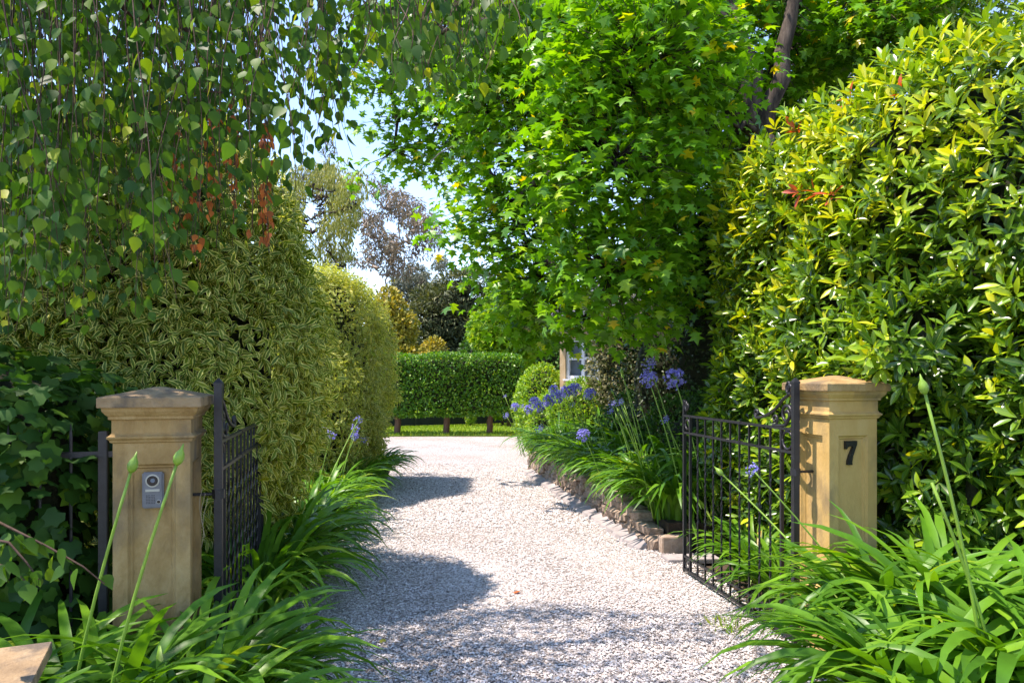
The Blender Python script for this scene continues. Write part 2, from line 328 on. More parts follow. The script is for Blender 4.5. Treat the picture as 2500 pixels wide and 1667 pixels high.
def foliage(parent, t, P, D, Nn, S, tint, mat, n_obj=300, name='foliage', cell=26):
    """the leaves that show largest become single parts, the rest one mesh"""
    P = np.asarray(P); n = len(P); loc = np.array(parent.location)
    pick = np.zeros(n, bool)
    if n_obj:
        d = np.maximum(P[:, 1], .3); px = PX0+P[:, 0]*FPX/d; py = PY0-(P[:, 2]-CAM_Z)*FPX/d
        ok = (px > 0) & (px < 2500) & (py > 0) & (py < 1667) & (P[:, 1] > .5)
        best = {}
        for i in np.nonzero(ok)[0][np.argsort(d[ok])]:
            best.setdefault((int(px[i]//cell), int(py[i]//cell)), i)
        idx = np.array(list(best.values()), int)
        idx = idx[np.argsort(-(S[idx]/d[idx]))][:n_obj]; pick[idx] = True
        leaf_objects(parent, t, P[pick], D[pick], Nn[pick], S[pick], tint[pick], mat)
    k = ~pick
    return link(name, leaves_mesh(name, t, P[k]-loc, D[k], Nn[k], S[k], tint[k], mat), parent, kind='stuff')

# implicit shapes -------------------------------------------------
def sd_ell(c, r):
    c = np.array(c, float); r = np.array(r, float)
    def f(p):
        q = (p-c)/r; k0 = np.linalg.norm(q, axis=-1); k1 = np.linalg.norm(q/r, axis=-1)
        return k0*(k0-1)/np.maximum(k1, 1e-6)
    return ('e', c, r, 0, f)
def sd_box(c, h, r, rz=0):
    c = np.array(c, float); h = np.array(h, float); co, si = math.cos(rz), math.sin(rz)
    def f(p):
        q = p-c; x = q[..., 0]*co+q[..., 1]*si; y = -q[..., 0]*si+q[..., 1]*co
        q = np.abs(np.stack([x, y, q[..., 2]], -1))-(h-r)
        return np.linalg.norm(np.maximum(q, 0), axis=-1)+np.minimum(q.max(-1), 0)-r
    return ('b', c, h, rz, f)
def noise3(p, freq, seed):
    g = np.random.default_rng(seed); s = 0
    for k in range(7):
        v = norm(g.normal(size=3))*freq*(.6+.9*g.random()); s = s+np.sin(p@v+g.random()*6.28)
    return s/4
def field(prims, amp=.1, freq=3, seed=1):
    return lambda p: np.min([q[4](p) for q in prims], axis=0)+amp*noise3(p, freq, seed)+amp*.5*noise3(p, freq*2.7, seed+5)
def bounds(prims, pad=.4):
    lo = np.min([q[1]-(q[2] if q[0] == 'e' else np.array([max(q[2][:2])*1.3]*2+[q[2][2]])) for q in prims], axis=0)-pad
    hi = np.max([q[1]+(q[2] if q[0] == 'e' else np.array([max(q[2][:2])*1.3]*2+[q[2][2]])) for q in prims], axis=0)+pad
    return lo, hi
def grad(f, p, e=.03):
    return norm(np.stack([f(p+np.eye(3)[k]*e)-f(p-np.eye(3)[k]*e) for k in range(3)], -1))
def scatter(prims, n, t_in, amp=.1, freq=3, seed=1, back=.3, zmin=0.02, t_out=0.0):
    f = field(prims, amp, freq, seed); lo, hi = bounds(prims); g = np.random.default_rng(seed+100)
    PP, NN = [], []; got = 0
    for _ in range(400):
        p = lo+(hi-lo)*g.random((60000, 3)); v = f(p); k = (v < t_out) & (v > -t_in) & (p[:, 2] > zmin); p = p[k]
        if len(p) == 0: continue
        nn = grad(f, p); view = norm(np.array([0, 0, CAM_Z])-p)
        keep = ((nn*view).sum(-1) > -.25) | (g.random(len(p)) < back)
        PP.append(p[keep]); NN.append(nn[keep]); got += keep.sum()
        if got >= n: break
    return np.concatenate(PP)[:n], np.concatenate(NN)[:n]
def core(parent, prims, inset, mat=None, name='inner_shade_core', seed=3):
    """closed lumps for the twiggy inside of a hedge or crown, inner shade painted in"""
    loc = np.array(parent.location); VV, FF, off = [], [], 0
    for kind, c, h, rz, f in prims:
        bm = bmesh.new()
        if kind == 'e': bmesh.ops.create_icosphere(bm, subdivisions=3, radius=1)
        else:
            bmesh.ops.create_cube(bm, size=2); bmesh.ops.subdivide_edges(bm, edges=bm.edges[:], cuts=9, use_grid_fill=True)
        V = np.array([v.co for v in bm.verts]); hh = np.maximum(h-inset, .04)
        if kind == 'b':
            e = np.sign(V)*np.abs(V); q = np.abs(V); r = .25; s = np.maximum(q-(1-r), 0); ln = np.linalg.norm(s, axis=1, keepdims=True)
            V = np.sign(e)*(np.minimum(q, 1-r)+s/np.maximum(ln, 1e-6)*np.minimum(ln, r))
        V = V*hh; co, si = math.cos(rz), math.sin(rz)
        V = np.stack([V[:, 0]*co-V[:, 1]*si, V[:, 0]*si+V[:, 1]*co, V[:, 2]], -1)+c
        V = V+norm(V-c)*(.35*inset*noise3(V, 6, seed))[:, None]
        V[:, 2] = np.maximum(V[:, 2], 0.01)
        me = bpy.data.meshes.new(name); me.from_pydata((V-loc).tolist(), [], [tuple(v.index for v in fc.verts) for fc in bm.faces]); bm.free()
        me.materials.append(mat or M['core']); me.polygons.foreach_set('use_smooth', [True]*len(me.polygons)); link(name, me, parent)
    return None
def rand_dir(n, g=rng): return norm(g.normal(size=(n, 3)))
UP = np.array([0, 0, 1.])

def leaf_dirs(Nn, out=.8, up=.2, rnd=.6, seed=5):
    g = np.random.default_rng(seed); return norm(Nn*out+UP*up+rand_dir(len(Nn), g)*rnd)
def shoots(P, Nn, per, tilt, size, axis_up=.45, axis_rnd=.4, spread=.03, seed=9):
    """whorled shoots: several leaves round one axis"""
    g = np.random.default_rng(seed); n = len(P)
    A = norm(Nn*.75+UP*axis_up+rand_dir(n, g)*axis_rnd); ref = norm(np.cross(A, rand_dir(n, g))); bi = np.cross(A, ref)
    oP, oD, oN, oS, oi = [], [], [], [], []
    ph = g.random(n)*6.28
    for k in range(per):
        a = ph+k*2.4+g.normal(size=n)*.2; rad = ref*np.cos(a)[:, None]+bi*np.sin(a)[:, None]
        t = np.radians(tilt[0]+(tilt[1]-tilt[0])*(1-k/max(1, per-1)))+g.normal(size=n)*.15
        D = A*np.cos(t)[:, None]+rad*np.sin(t)[:, None]
        oP.append(P+A*(spread*k/per*(.7+.6*g.random(n)))[:, None]+rad*.006); oD.append(D); oN.append(norm(A+UP*.3+rand_dir(n, g)*.25))
        oS.append(size[0]+(size[1]-size[0])*g.random(n)); oi.append(np.arange(n))
    return np.concatenate(oP), np.concatenate(oD), np.concatenate(oN), np.concatenate(oS), np.concatenate(oi)

def curve(a, b, sag=0., wob=0., n=7, seed=0, up=0.):
    g = np.random.default_rng(seed); a, b = np.array(a, float), np.array(b, float); t = np.linspace(0, 1, n)[:, None]
    p = a+(b-a)*t; p[:, 2] += (4*t[:, 0]*(1-t[:, 0]))*up
    w = g.normal(size=(n, 3))*wob; w[0] = w[-1] = 0
    return p+w
# ------------------------------------------------------------------ setting
PHI = R(14.4); CP, SP = math.cos(PHI), math.sin(PHI)
LEFT = np.array([(-4, -2.6), (3.3, -2.3), (4.2, -1.95), (5.0, -1.9), (6.5, -1.80), (8.3, -2.05), (12.3, -2.05), (13.2, -3.0), (14.5, -6.0), (20, -9)])
RIGHT = np.array([(-4, 2.4), (2.5, 1.9), (3.4, 1.62), (4.4, 1.72), (6.75, 1.50), (7.0, 1.28), (12.8, .33), (13.3, .6), (13.6, 4.5), (20, 6)])
def xl(y): return np.interp(y, LEFT[:, 0], LEFT[:, 1])
def xr(y): return np.interp(y, RIGHT[:, 0], RIGHT[:, 1])

def grid_sheet(name, x0, x1, y0, y1, nx, ny, zf, mat, kind='structure'):
    xs = np.linspace(x0, x1, nx); ys = np.linspace(y0, y1, ny); X, Y = np.meshgrid(xs, ys)
    V = np.stack([X.ravel(), Y.ravel(), zf(X, Y).ravel()], -1)
    i = np.arange((nx-1)*(ny-1)); a = (i//(nx-1))*nx+i % (nx-1)
    F = np.stack([a, a+1, a+nx+1, a+nx], -1)
    return link(name, mesh_np(name, V, [F], mat), kind=kind)
grid_sheet('ground', -400, 400, -60, 900, 60, 60, lambda X, Y: X*0-.03, M['soil'])
# gravel drive
ys = np.concatenate([np.linspace(-4, 14, 73), np.linspace(14.3, 20.1, 14)]); nx = 15
V = np.array([(xl(y)+(xr(y)-xl(y))*k/(nx-1), y, .012*math.sin(y*1.3+k*.5)*math.sin(k*.7)*.6) for y in ys for k in range(nx)])
F = np.array([(j*nx+k, j*nx+k+1, (j+1)*nx+k+1, (j+1)*nx+k) for j in range(len(ys)-1) for k in range(nx-1)])
link('gravel_drive', mesh_np('gravel_drive', V, [F], M['gravel']), kind='structure')
# loose pebbles on the drive
def pebbles():
    g = np.random.default_rng(3); n = 150000
    y = 3.3+(14.0-3.3)*g.random(n)**1.9; u = g.random(n)*1.06-.03; x = xl(y)+(xr(y)-xl(y))*u
    keep = np.ones(n, bool); keep[(y < 7) & (g.random(n) > 1)] = False
    x, y = x[keep], y[keep]; n = len(x)
    s = .0048+.0062*g.random(n)**1.6; s *= np.where(y > 8, 1.35, 1)
    base = np.array([(1, 0, 0), (-1, 0, 0), (0, 1, 0), (0, -1, 0), (0, 0, .75), (0, 0, -.6)], float)
    T = np.array([(0, 2, 4), (2, 1, 4), (1, 3, 4), (3, 0, 4)])
    jit = base[None]*(.65+.7*g.random((n, 6, 1)))+g.normal(size=(n, 6, 3))*.12
    a = g.random(n)*6.28; c, q = np.cos(a), np.sin(a); t = g.normal(size=n)*.3
    X = jit[:, :, 0]*c[:, None]-jit[:, :, 1]*q[:, None]; Y = jit[:, :, 0]*q[:, None]+jit[:, :, 1]*c[:, None]; Z = jit[:, :, 2]*.8+X*t[:, None]
    V = np.stack([X, Y, Z], -1)*s[:, None, None]+np.stack([x, y, s*.45+.002], -1)[:, None]
    F = (T[None]+(np.arange(n)*6)[:, None, None]).reshape(-1, 3)
    me = mesh_np('gravel_pebbles', V.reshape(-1, 3), [F], M['pebble'], tint=[np.repeat(g.random(n), 4)], smooth=False)
    o = link('gravel_pebbles', me, kind='stuff'); props(o, 'loose pale pinkish pebbles covering the driveway', 'gravel')
pebbles()
# lawn behind the drive, rising slightly to the right
def lz(X, Y): return .02+np.clip((Y-20)/7, 0, 1)*(.006*np.clip(X+4, 0, 8))
grid_sheet('lawn', -14, 12, 20.1, 28, 40, 16, lz, M['lawn'])
g = np.random.default_rng(8); n = 26000
P = np.stack([-7+10*g.random(n), 20.1+5.6*g.random(n)**1.2, np.zeros(n)], -1); P[:, 1] = np.minimum(P[:, 1], 24.6+.4*P[:, 0]-.1); P[:, 2] = lz(P[:, 0], P[:, 1])-.005
o = link('lawn_grass', leaves_mesh('lawn_grass', SLIM, P, norm(UP+rand_dir(n, g)*.5), rand_dir(n, g), .05+.05*g.random(n), g.random(n), M['grass']), kind='stuff')
props(o, 'short mown grass of the sunny lawn behind the drive', 'grass')
# planting beds
def bed(name, outline, z, label=None, seed=1):
    g = np.random.default_rng(seed); bm = bmesh.new()
    vs = [bm.verts.new((x, y, z)) for x, y in outline]; f = bm.faces.new(vs)
    r = bmesh.ops.extrude_face_region(bm, geom=[f]); 
    for e in r['geom']:
        if isinstance(e, bmesh.types.BMVert): e.co.z = -.06
    bmesh.ops.recalc_face_normals(bm, faces=bm.faces[:])
    me = bpy.data.meshes.new(name); bm.to_mesh(me); bm.free(); me.materials.append(M['soil'])
    return link(name, me, kind='structure')
bed('garden_bed', [(1.50, 7.05), (.62, 12.7), (.9, 13.2), (6.5, 13.2), (6.5, 7.2)], .24)
bed('garden_bed', [(1.75, 2.2), (1.70, 3.2), (1.95, 4.25), (2.3, 4.45), (7, 5.6), (7, 2.2)], .20)
bed('garden_bed', [(-2.05, 3.5), (-2.0, 5), (-1.9, 6.5), (-2.15, 8.3), (-2.15, 12.2), (-6, 12.4), (-6, 3.0)], .05)
bed('garden_bed', [(-1.5, 1.6), (-1.45, 3.0), (-1.62, 3.35), (-4, 2.8), (-4, 1.6)], .04)

# ------------------------------------------------------------------ gate pillars
PW = .165
LP = np.array([-1.51, 3.46]); LPc = LP+PW*np.array([-CP, -SP])+PW*np.array([-SP, CP])
RP = np.array([1.867, 4.337]); RPc = RP+PW*np.array([CP, SP])+PW*np.array([-SP, CP])
def shaft_mesh(z0, z1, p0, p1, mat):
    bm = bmesh.new(); w = PW
    vs = [bm.verts.new((x*w, y*w, z)) for z in (z0, p0, p1, z1) for x, y in ((-1, -1), (1, -1), (1, 1), (-1, 1))]
    panels = []
    for j in range(3):
        for k in range(4):
            f = bm.faces.new((vs[j*4+k], vs[j*4+(k+1) % 4], vs[j*4+4+(k+1) % 4], vs[j*4+4+k]))
            if j == 1: panels.append(f)
    bm.faces.new(vs[3::-1]); bm.faces.new(vs[12:16])
    bmesh.ops.recalc_face_normals(bm, faces=bm.faces[:])
    for f in panels:                         # sunk panel with a stepped rim
        r = bmesh.ops.inset_region(bm, faces=[f], thickness=.0001, use_even_offset=True)
        c = f.calc_center_median(); nrm = f.normal.copy(); tx = Vector((-nrm.y, nrm.x, 0))
        for v in f.verts:
            d = (v.co-c).dot(tx); v.co += tx*(-.062*(1 if d > 0 else -1)); v.co.z += .0
        bmesh.ops.inset_region(bm, faces=[f], thickness=.010, depth=-.014, use_even_offset=True)
        bmesh.ops.inset_region(bm, faces=[f], thickness=.007, depth=.0, use_even_offset=True)
        bmesh.ops.inset_region(bm, faces=[f], thickness=.006, depth=-.010, use_even_offset=True)
    me = bpy.data.meshes.new('shaft'); bm.to_mesh(me); bm.free(); me.materials.append(mat); return me
def pillar(c, z0, label, mat, capmat, zx=0):
    t = thing('gate_pillar', label, 'pillar', (c[0], c[1], z0), PHI, 'stone gate pillars'); w = PW
    MB().sqlathe([(w+.03, -.05), (w+.03, .16), (w+.012, .185), (w+.004, .20)]).build('plinth', mat, t)
    link('shaft', shaft_mesh(.18, 1.338, .30, 1.235, mat), t)
    MB().sqlathe([(w+.003, 1.334), (w+.010, 1.338), (w+.012, 1.347), (w+.022, 1.356), (w+.022, 1.364), (w+.010, 1.372), (w+.006, 1.378)]).build('necking_band', mat, t)
    MB().sqlathe([(w+.004, 1.376), (w+.004, 1.442)]).build('frieze', mat, t)
    MB().sqlathe([(w+.006, 1.440), (w+.016, 1.444), (w+.016, 1.456), (w+.024, 1.464), (w+.036, 1.480), (w+.040, 1.499)]).build('cornice', mat, t)
    cap = MB().sqlathe([(w+.052, 1.498), (w+.054, 1.503), (w+.054, 1.541), (w+.050, 1.546), (.02, 1.590), (.004, 1.591)]).build('cap', capmat, t)
    return t
lp = pillar(LPc, 0.0, 'sandstone gate pillar carrying the grey intercom', M['stone'], M['stone_cap'])
rp = pillar(RPc, 0.055, 'sandstone gate pillar with a black number seven, half under leaves', M['stone_pale'], M['stone'])
# numeral 7 on the front panel (local y = -PW + panel depth)
h7 = [(-.040, .143), (.040, .143), (.040, .122), (.012, .052), (.006, .018), (.008, 0), (-.026, 0), (-.022, .030), (-.010, .062), (.014, .110), (-.012, .110), (-.024, .106), (-.031, .094), (-.040, .094)]
m7 = MB().prism(h7, -PW+.008, -PW+.026).build('house_number', M['black'], rp)
m7.location = (-.008, -.003, 1.06)
# intercom
ic = thing('intercom', 'grey metal door intercom with camera, speaker holes and button', 'intercom', (0, 0, 0), PHI)
q = LPc+(-PW+.0238)*np.array([-SP, CP])+.004*np.array([CP, SP]); ic.location = (q[0], q[1], 1.030)
MB().box((0, -.014, .0835), (.046, .0138, .0835)).build('housing', M['grey_metal'], ic, bevel=.006)
def disc(c, r, y0, y1, n=24): 
    return [(c[0]+r*math.cos(2*math.pi*k/n), c[1]+r*math.sin(2*math.pi*k/n)) for k in range(n)]
face = MB().prism([(-.038, .086), (.038, .086), (.038, .156), (-.038, .156)], -.0305, -.027).build('camera_bezel', M['grey_metal'], ic, bevel=.001)
MB().prism(disc((0, .128), .030, 0, 0), -.034, -.0306).build('camera_ring', M['plate'], ic)
lens = MB().prism(disc((0, .128), .0235, 0, 0), -.037, -.0341).build('camera_window', M['black'], ic)
MB().prism(disc((0.002, .130), .010, 0, 0), -.039, -.0371).build('lens', M['glass'], ic)
MB().prism([(-.030, .078), (.030, .078), (.030, .089), (-.030, .089)], -.0325, -.0306).build('nameplate', M['plate'], ic)
mb = MB()
for i in range(6):
    for j in range(6): mb.prism(disc((-.026+.0066*i, .024+.0072*j), .0019, 0, 0, 8), -.0286, -.0276)
mb.build('speaker_grille', M['black'], ic)
MB().prism(disc((.026, .030), .0095, 0, 0), -.0305, -.0279).build('button_ring', M['plate'], ic)
MB().prism(disc((.026, .030), .0070, 0, 0), -.0325, -.0306).build('call_button', M['black'], ic)

# ------------------------------------------------------------------ iron gates
def spiral(c, r0, r1, a0, turns, n=26):
    t = np.linspace(0, 1, n); a = a0+turns*2*math.pi*t; r = r0+(r1-r0)*t**.8
    return np.stack([c[0]+r*np.cos(a), np.zeros(n), c[1]+r*np.sin(a)], -1)
def bez(*p, n=16):
    p = np.array(p, float); t = np.linspace(0, 1, n)[:, None]
    q = (1-t)**3*p[0]+3*t*(1-t)**2*p[1]+3*t*t*(1-t)*p[2]+t**3*p[3]; return np.stack([q[:, 0], q[:, 0]*0, q[:, 1]], -1)
def gate(hinge, far, label, pier_dir):
    hinge, far = np.array(hinge, float), np.array(far, float); L = np.linalg.norm(far-hinge); rz = math.atan2(*(far-hinge)[::-1])
    t = thing('iron_gate', label, 'gate', (hinge[0], hinge[1], .02), rz, 'wrought iron entrance gates'); I = M['iron']
    MB().box((0, 0, .79), (.019, .019, .79)).build('hinge_post', I, t, bevel=.002)
    MB().sqlathe([(.021, 1.578), (.021, 1.588), (.004, 1.612)]).build('post_cap', I, t)
    MB().box((L, 0, .715), (.013, .013, .715)).build('latch_post', I, t, bevel=.002)
    for u in (.155, L-.12): MB().box((u, 0, .66), (.011, .010, .63)).build('upright', I, t, bevel=.0015)
    for z, nm in ((1.295, 'top_rail'), (1.155, 'second_rail'), (.13, 'lower_rail'), (.022, 'bottom_rail')):
        MB().box((L/2, 0, z), (L/2-.012, .011, .0085)).build(nm, I, t, bevel=.0012)
    nb = 9; n = 30
    for i in range(nb):
        u = .155+(L-.275)*(i+1)/(nb+1); z = np.linspace(.01, 1.30, n); P = np.stack([np.full(n, u), np.zeros(n), z], -1)
        # square bar, twisted over its middle
        mbq = MB(); V, F = [], []
        for k in range(n):
            a = math.pi/4+np.clip((z[k]-.25)/.80, 0, 1)*math.pi*5
            for m in range(4): V.append((u+.0085*math.cos(a+m*math.pi/2), .0085*math.sin(a+m*math.pi/2), z[k]))
        for k in range(n-1):
            for m in range(4): F.append((k*4+m, k*4+(m+1) % 4, k*4+4+(m+1) % 4, k*4+4+m))
        F += [(3, 2, 1, 0), tuple((n-1)*4+m for m in range(4))]
        mbq.add(V, F).build('twisted_bar', I, t)
    def sc_(P, r=.0085, nm='scroll'): MB().tube(P, r, 6, flat=(0, 1, 0)).build(nm, I, t, smooth=True)
    ring = lambda cx, cz, r: np.stack([cx+r*np.cos(np.linspace(0, 6.4, 26)), np.zeros(26), cz+r*np.sin(np.linspace(0, 6.4, 26))], -1)
    for cx, cz, r in ((.087, 1.225, .056), (L-.062, 1.225, .040), (.087, .076, .040), (L-.062, .076, .038)): sc_(ring(cx, cz, r), nm='ring')
    sweep = np.concatenate([spiral((.062, 1.545), .012, .042, 0, 1.25)[:, :], bez((.062, 1.503), (.17, 1.50), (.19, 1.37), (.47, 1.345))[1:], spiral((.47, 1.375), .030, .010, -math.pi/2, 1.25)[1:]])
    sc_(sweep, .0105)
    sc_(np.concatenate([spiral((.098, 1.385), .012, .062, 0.5, 1.4), bez((.10, 1.32), (.16, 1.31), (.2, 1.306), (.26, 1.31))[1:]]), .0105)
    sc_(spiral((.235, 1.348), .036, .010, -1.4, -1.3))
    sc_(np.concatenate([spiral((L-.055, 1.375), .010, .040, 0, 1.2), bez((L-.050, 1.335), (L-.02, 1.335), (L-.01, 1.36), (L-.012, 1.42))[1:]]))
    sc_(spiral((.03, 1.47), .010, .022, 1, 1.2), .005)
    for z in (1.155, 1.295): MB().box((L*.42, 0, z), (.022, .014, .013)).build('boss', I, t, bevel=.004)
    for z in (1.04, .34):                    # hinges to the pillar
        d = np.array(pier_dir); c0, s0 = math.cos(-rz), math.sin(-rz); dl = np.array([d[0]*c0-d[1]*s0, d[0]*s0+d[1]*c0])
        b = MB().tube([(0, 0, z), (dl[0]*.05, dl[1]*.05, z), (dl[0]*.135, dl[1]*.135, z)], .008, 6); b.tube([(0, 0, z-.022), (0, 0, z+.022)], .030, 8)
        b.build('hinge', I, t)
    return t
gate((1.725, 4.488), (1.437, 6.14), 'black iron gate swung open in front of the number seven pillar', (CP, SP))
gate((-1.455, 3.655), (-1.80, 5.30), 'black iron gate seen edge-on beside the intercom pillar', (-CP, -SP))
# twine hanging from the left hinge
g = np.random.default_rng(4); mb = MB()
for k in range(3):
    z = np.linspace(1.09-.02*k, .80+.06*k, 16); P = np.stack([-1.515+.012*np.sin(z*23+k)+.012*k, 3.60+.01*np.cos(z*17+k)-.01*k, z], -1); mb.tube(P, .0014, 4)
tw = mb.build('twine', M['twine'], None, smooth=True); props(tw, 'thin pale twine dangling from the hinge by the intercom pillar', 'twine')

# iron fence left of the pillar
fdir = np.array([-CP, -SP]); fo = LPc+fdir*(PW+.02)
t = thing('iron_fence', 'black iron railing half buried in the dark vine', 'fence', (fo[0], fo[1], 0), PHI)
for u in (.06,): MB().box((-u, 0, .69), (.020, .020, .69)).build('post', M['iron'], t, bevel=.003)
for z in (1.27, .18): MB().box((-.75, 0, z), (.74, .008, .014)).build('rail', M['iron'], t)
for k in range(10): MB().tube([(-.20-.13*k, 0, .05), (-.20-.13*k, 0, 1.36), (-.20-.13*k, 0, 1.42)], [.008, .008, .001], 6).build('picket', M['iron'], t)

# low stone pier in the corner
lo = thing('low_stone_pier', 'low sandstone pier top cut off by the bottom left corner', 'pier', (-1.66, 2.225, 0), R(24))
MB().box((0, 0, .33), (.155, .12, .33)).build('shaft', M['stone_cap'], lo, bevel=.006)
MB().sqlathe([(.155, .655), (.165, .66), (.185, .70), (.205, .708), (.205, .742), (.203, .745)]).build('cap', M['stone_cap'], lo)

# ------------------------------------------------------------------ retaining wall of stones, edging, end block
t = thing('stone_retaining_wall', 'low dry stone wall holding up the agapanthus bed', 'wall', (1.35, 6.95, 0))
A, B = np.array([1.40, 6.98]), np.array([.40, 12.75]); wd = (B-A)/np.linalg.norm(B-A); wn_ = np.array([wd[1], -wd[0]]); WL = np.linalg.norm(B-A); wrz = math.atan2(wd[1], wd[0])
g = np.random.default_rng(21); rock_me = []
for k in range(7):
    bm = bmesh.new(); bmesh.ops.create_cube(bm, size=1); bmesh.ops.bevel(bm, geom=bm.edges[:], offset=.16, segments=1, affect='EDGES')
    for v in bm.verts: v.co += Vector(g.normal(size=3)*.05)
    me = bpy.data.meshes.new('stone'); bm.to_mesh(me); bm.free(); me.materials.append(M['rock']); rock_me.append(me)
def rock(x, z, w, h, dpt, off=0):
    p = A+wd*x+wn_*(.0+off); o = link('stone', rock_me[g.integers(7)], t)
    o.location = (p[0]-1.35, p[1]-6.95, z); o.rotation_euler = (g.normal()*.06, g.normal()*.08, wrz+g.normal()*.10); o.scale = (w, dpt, h)
z = 0.0
for row, h in enumerate((.11, .085, .10, .08)):
    x = -.05*g.random()
    while x < WL:
        w = .09+.20*g.random()**1.3; zt = .15+.20*min(1, x/1.0)+.03*math.sin(x*2.1)
        if z+h*.5 < zt: rock(x+w/2, z+h/2+g.normal()*.008, w*1.05, h*(1.0+.25*g.random()), .16+.06*g.random(), -.015+row*.012+g.normal()*.015)
        x += w
    z += h*.95
# rear backing of the wall stays soil (garden bed). end block and threshold slab
eb = MB().box((0, 0, .075), (.125, .075, .078)).build('sandstone_block', M['rock'], None, bevel=.008); eb.location = (1.505, 6.90, 0.0); eb.rotation_euler = (0, 0, R(8))
props(eb, 'squared sandstone block ending the dry stone wall by the gate', 'block')
sb = MB().box((0, 0, .012), (.24, .11, .02)).build('threshold_slab', M['edging'], None, bevel=.005); sb.location = (1.60, 6.60, 0.0); sb.rotation_euler = (0, 0, R(6))
props(sb, 'flat grey stone slab lying by the end of the open gate', 'slab')
ed = thing('tile_edging', 'row of curved grey edging tiles along the foot of the stone wall', 'edging', (1.35, 6.95, 0))
n = 30
def tile_me():
    V, F = [], []; k = 7
    for i, x in enumerate(np.linspace(-.115, .115, k)):
        s = math.cos(x/.115*math.pi/2)
        V += [(x, -.04-.075*s, -.012), (x, -.02-.068*s, .022+.030*s), (x, .06, .05+.035*s), (x, .06, -.012)]
    for i in range(k-1):
        a = i*4
        for q in range(3): F.append((a+q, a+4+q, a+5+q, a+1+q))
    F += [(0, 1, 2, 3), ((k-1)*4+3, (k-1)*4+2, (k-1)*4+1, (k-1)*4)]
    return MB().add(V, F).mesh('edging_tile', M['edging'])
tm = tile_me()
for i in range(int(WL/.235)):
    o = link('edging_tile', tm, ed); p = A+wd*(.16+i*.235)-wn_*(-.0)+np.array([-wd[1], wd[0]])*.17
    o.location = (p[0]-1.35, p[1]-6.95, -.008+g.normal()*.006); o.rotation_euler = (g.normal()*.05, g.normal()*.05, wrz+math.pi+g.normal()*.06)

# ------------------------------------------------------------------ photinia hedge (right)
t = thing('photinia_hedge', 'tall glossy hedge with yellow-green young leaves behind the number seven pillar', 'hedge', (3.3, 5.6, 0))
prims = [sd_box((3.68, 6.15, 1.90), (1.62, 1.70, 2.02), .80, R(9)), sd_box((4.3, 4.75, 1.85), (1.75, .62, 1.92), .5, R(14)), sd_ell((2.75, 5.6, 2.2), (.72, .85, 1.35)), sd_ell((3.35, 3.95, 1.45), (.72, .42, 1.5)), sd_ell((3.25, 5.3, 3.45), (.9, .8, .66)), sd_ell((2.62, 4.75, 1.55), (.36, .40, 1.0)), sd_ell((2.66, 4.26, .95), (.34, .22, .55)), sd_ell((2.52, 4.46, 1.86), (.42, .30, .26))]
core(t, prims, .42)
P, Nn = scatter(prims, 7600, .26, amp=.12, freq=3.2, seed=31, back=.12)
fr = P[:, 1] < 4.3
lp_, ld, ln, ls, li = shoots(P, Nn, 7, (28, 78), (.085, .135), axis_up=.4, axis_rnd=.45, spread=.06, seed=32)
g = np.random.default_rng(33); young = np.clip((P[:, 2]-1.2)/2.6, 0, 1)*.35+np.clip(-Nn[:, 0], 0, 1)*.22+g.normal(size=len(P))*.18  # yellower towards top and left: new growth, plus sunlit look put into the tint
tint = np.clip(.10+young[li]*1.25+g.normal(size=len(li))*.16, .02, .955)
red = np.zeros(len(P), bool); dv = np.maximum(P[:, 1], .5); sx_, sy_ = PX0+P[:, 0]*FPX/dv, PY0-(P[:, 2]-CAM_Z)*FPX/dv
for qx, qy in ((1945, 335), (1968, 352), (1958, 480), (1985, 484), (2052, 248), (2205, 225), (2380, 280), (2035, 478)):
    sel = np.argsort((sx_-qx)**2+(sy_-qy)**2)[:6]; red[sel[np.argmin(dv[sel])]] = True      # a few red young shoots
tint[red[li] & (g.random(len(li)) < .75)] = .995
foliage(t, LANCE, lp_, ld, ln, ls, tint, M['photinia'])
mb = MB()
for k in range(5):
    a = np.array([3.0+.45*k, 5.4+.1*k, 0]); mb = MB().tube(curve(a, a+[rng.normal()*.3, rng.normal()*.3, 2.2], wob=.06, n=8, seed=k), np.linspace(.05, .02, 8), 7)
    mb.v = [(v[0]-3.3, v[1]-5.6, v[2]) for v in mb.v]; mb.build('stem', M['bark'], t, smooth=True)

# ------------------------------------------------------------------ variegated hedges (left)
def varieg(label, prims, n, size, seed, loc, nobj=300, cell=26, tilt=(40, 95)):
    t = thing('variegated_hedge', label, 'hedge', loc, 0, 'clipped variegated hedges on the left')
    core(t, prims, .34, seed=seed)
    P, Nn = scatter(prims, n, .16, amp=.08, freq=3.5, seed=seed, back=.15)
    a, d, nn, s, li = shoots(P, Nn, 8, tilt, size, axis_up=.25, axis_rnd=.6, spread=.15, seed=seed+1)
    a = a+np.random.default_rng(seed+9).normal(size=a.shape)*.022
    g = np.random.default_rng(seed+2); d = norm(d+np.array([0, 0, -.45])+rand_dir(len(d), g)*.35)
    foliage(t, LANCE2, a, d, nn, s, np.clip(.45+.25*noise3(P, 2.2, seed)[li]+.25*g.normal(size=len(li)), .01, 1), M['varieg'], nobj, cell=cell)
    for k in range(4):
        b = np.array([(k-1.5)*.4, 0, 0]); MB().tube(curve(b, b+[0, 0, 1.6], wob=.04, seed=k), np.linspace(.05, .03, 7), 7).build('stem', M['bark'], t, smooth=True)
varieg('tall cream-edged variegated hedge nearest the gate, topped by birch strands',
       [sd_box((-3.45, 5.60, 1.75), (1.55, .98, 1.85), .85, R(4)), sd_ell((-2.36, 5.62, 1.80), (.80, .92, 1.62)), sd_ell((-2.75, 5.7, 2.7), (.72, .85, .95))], 7200, (.065, .11), 41, (-3.3, 5.6, 0))
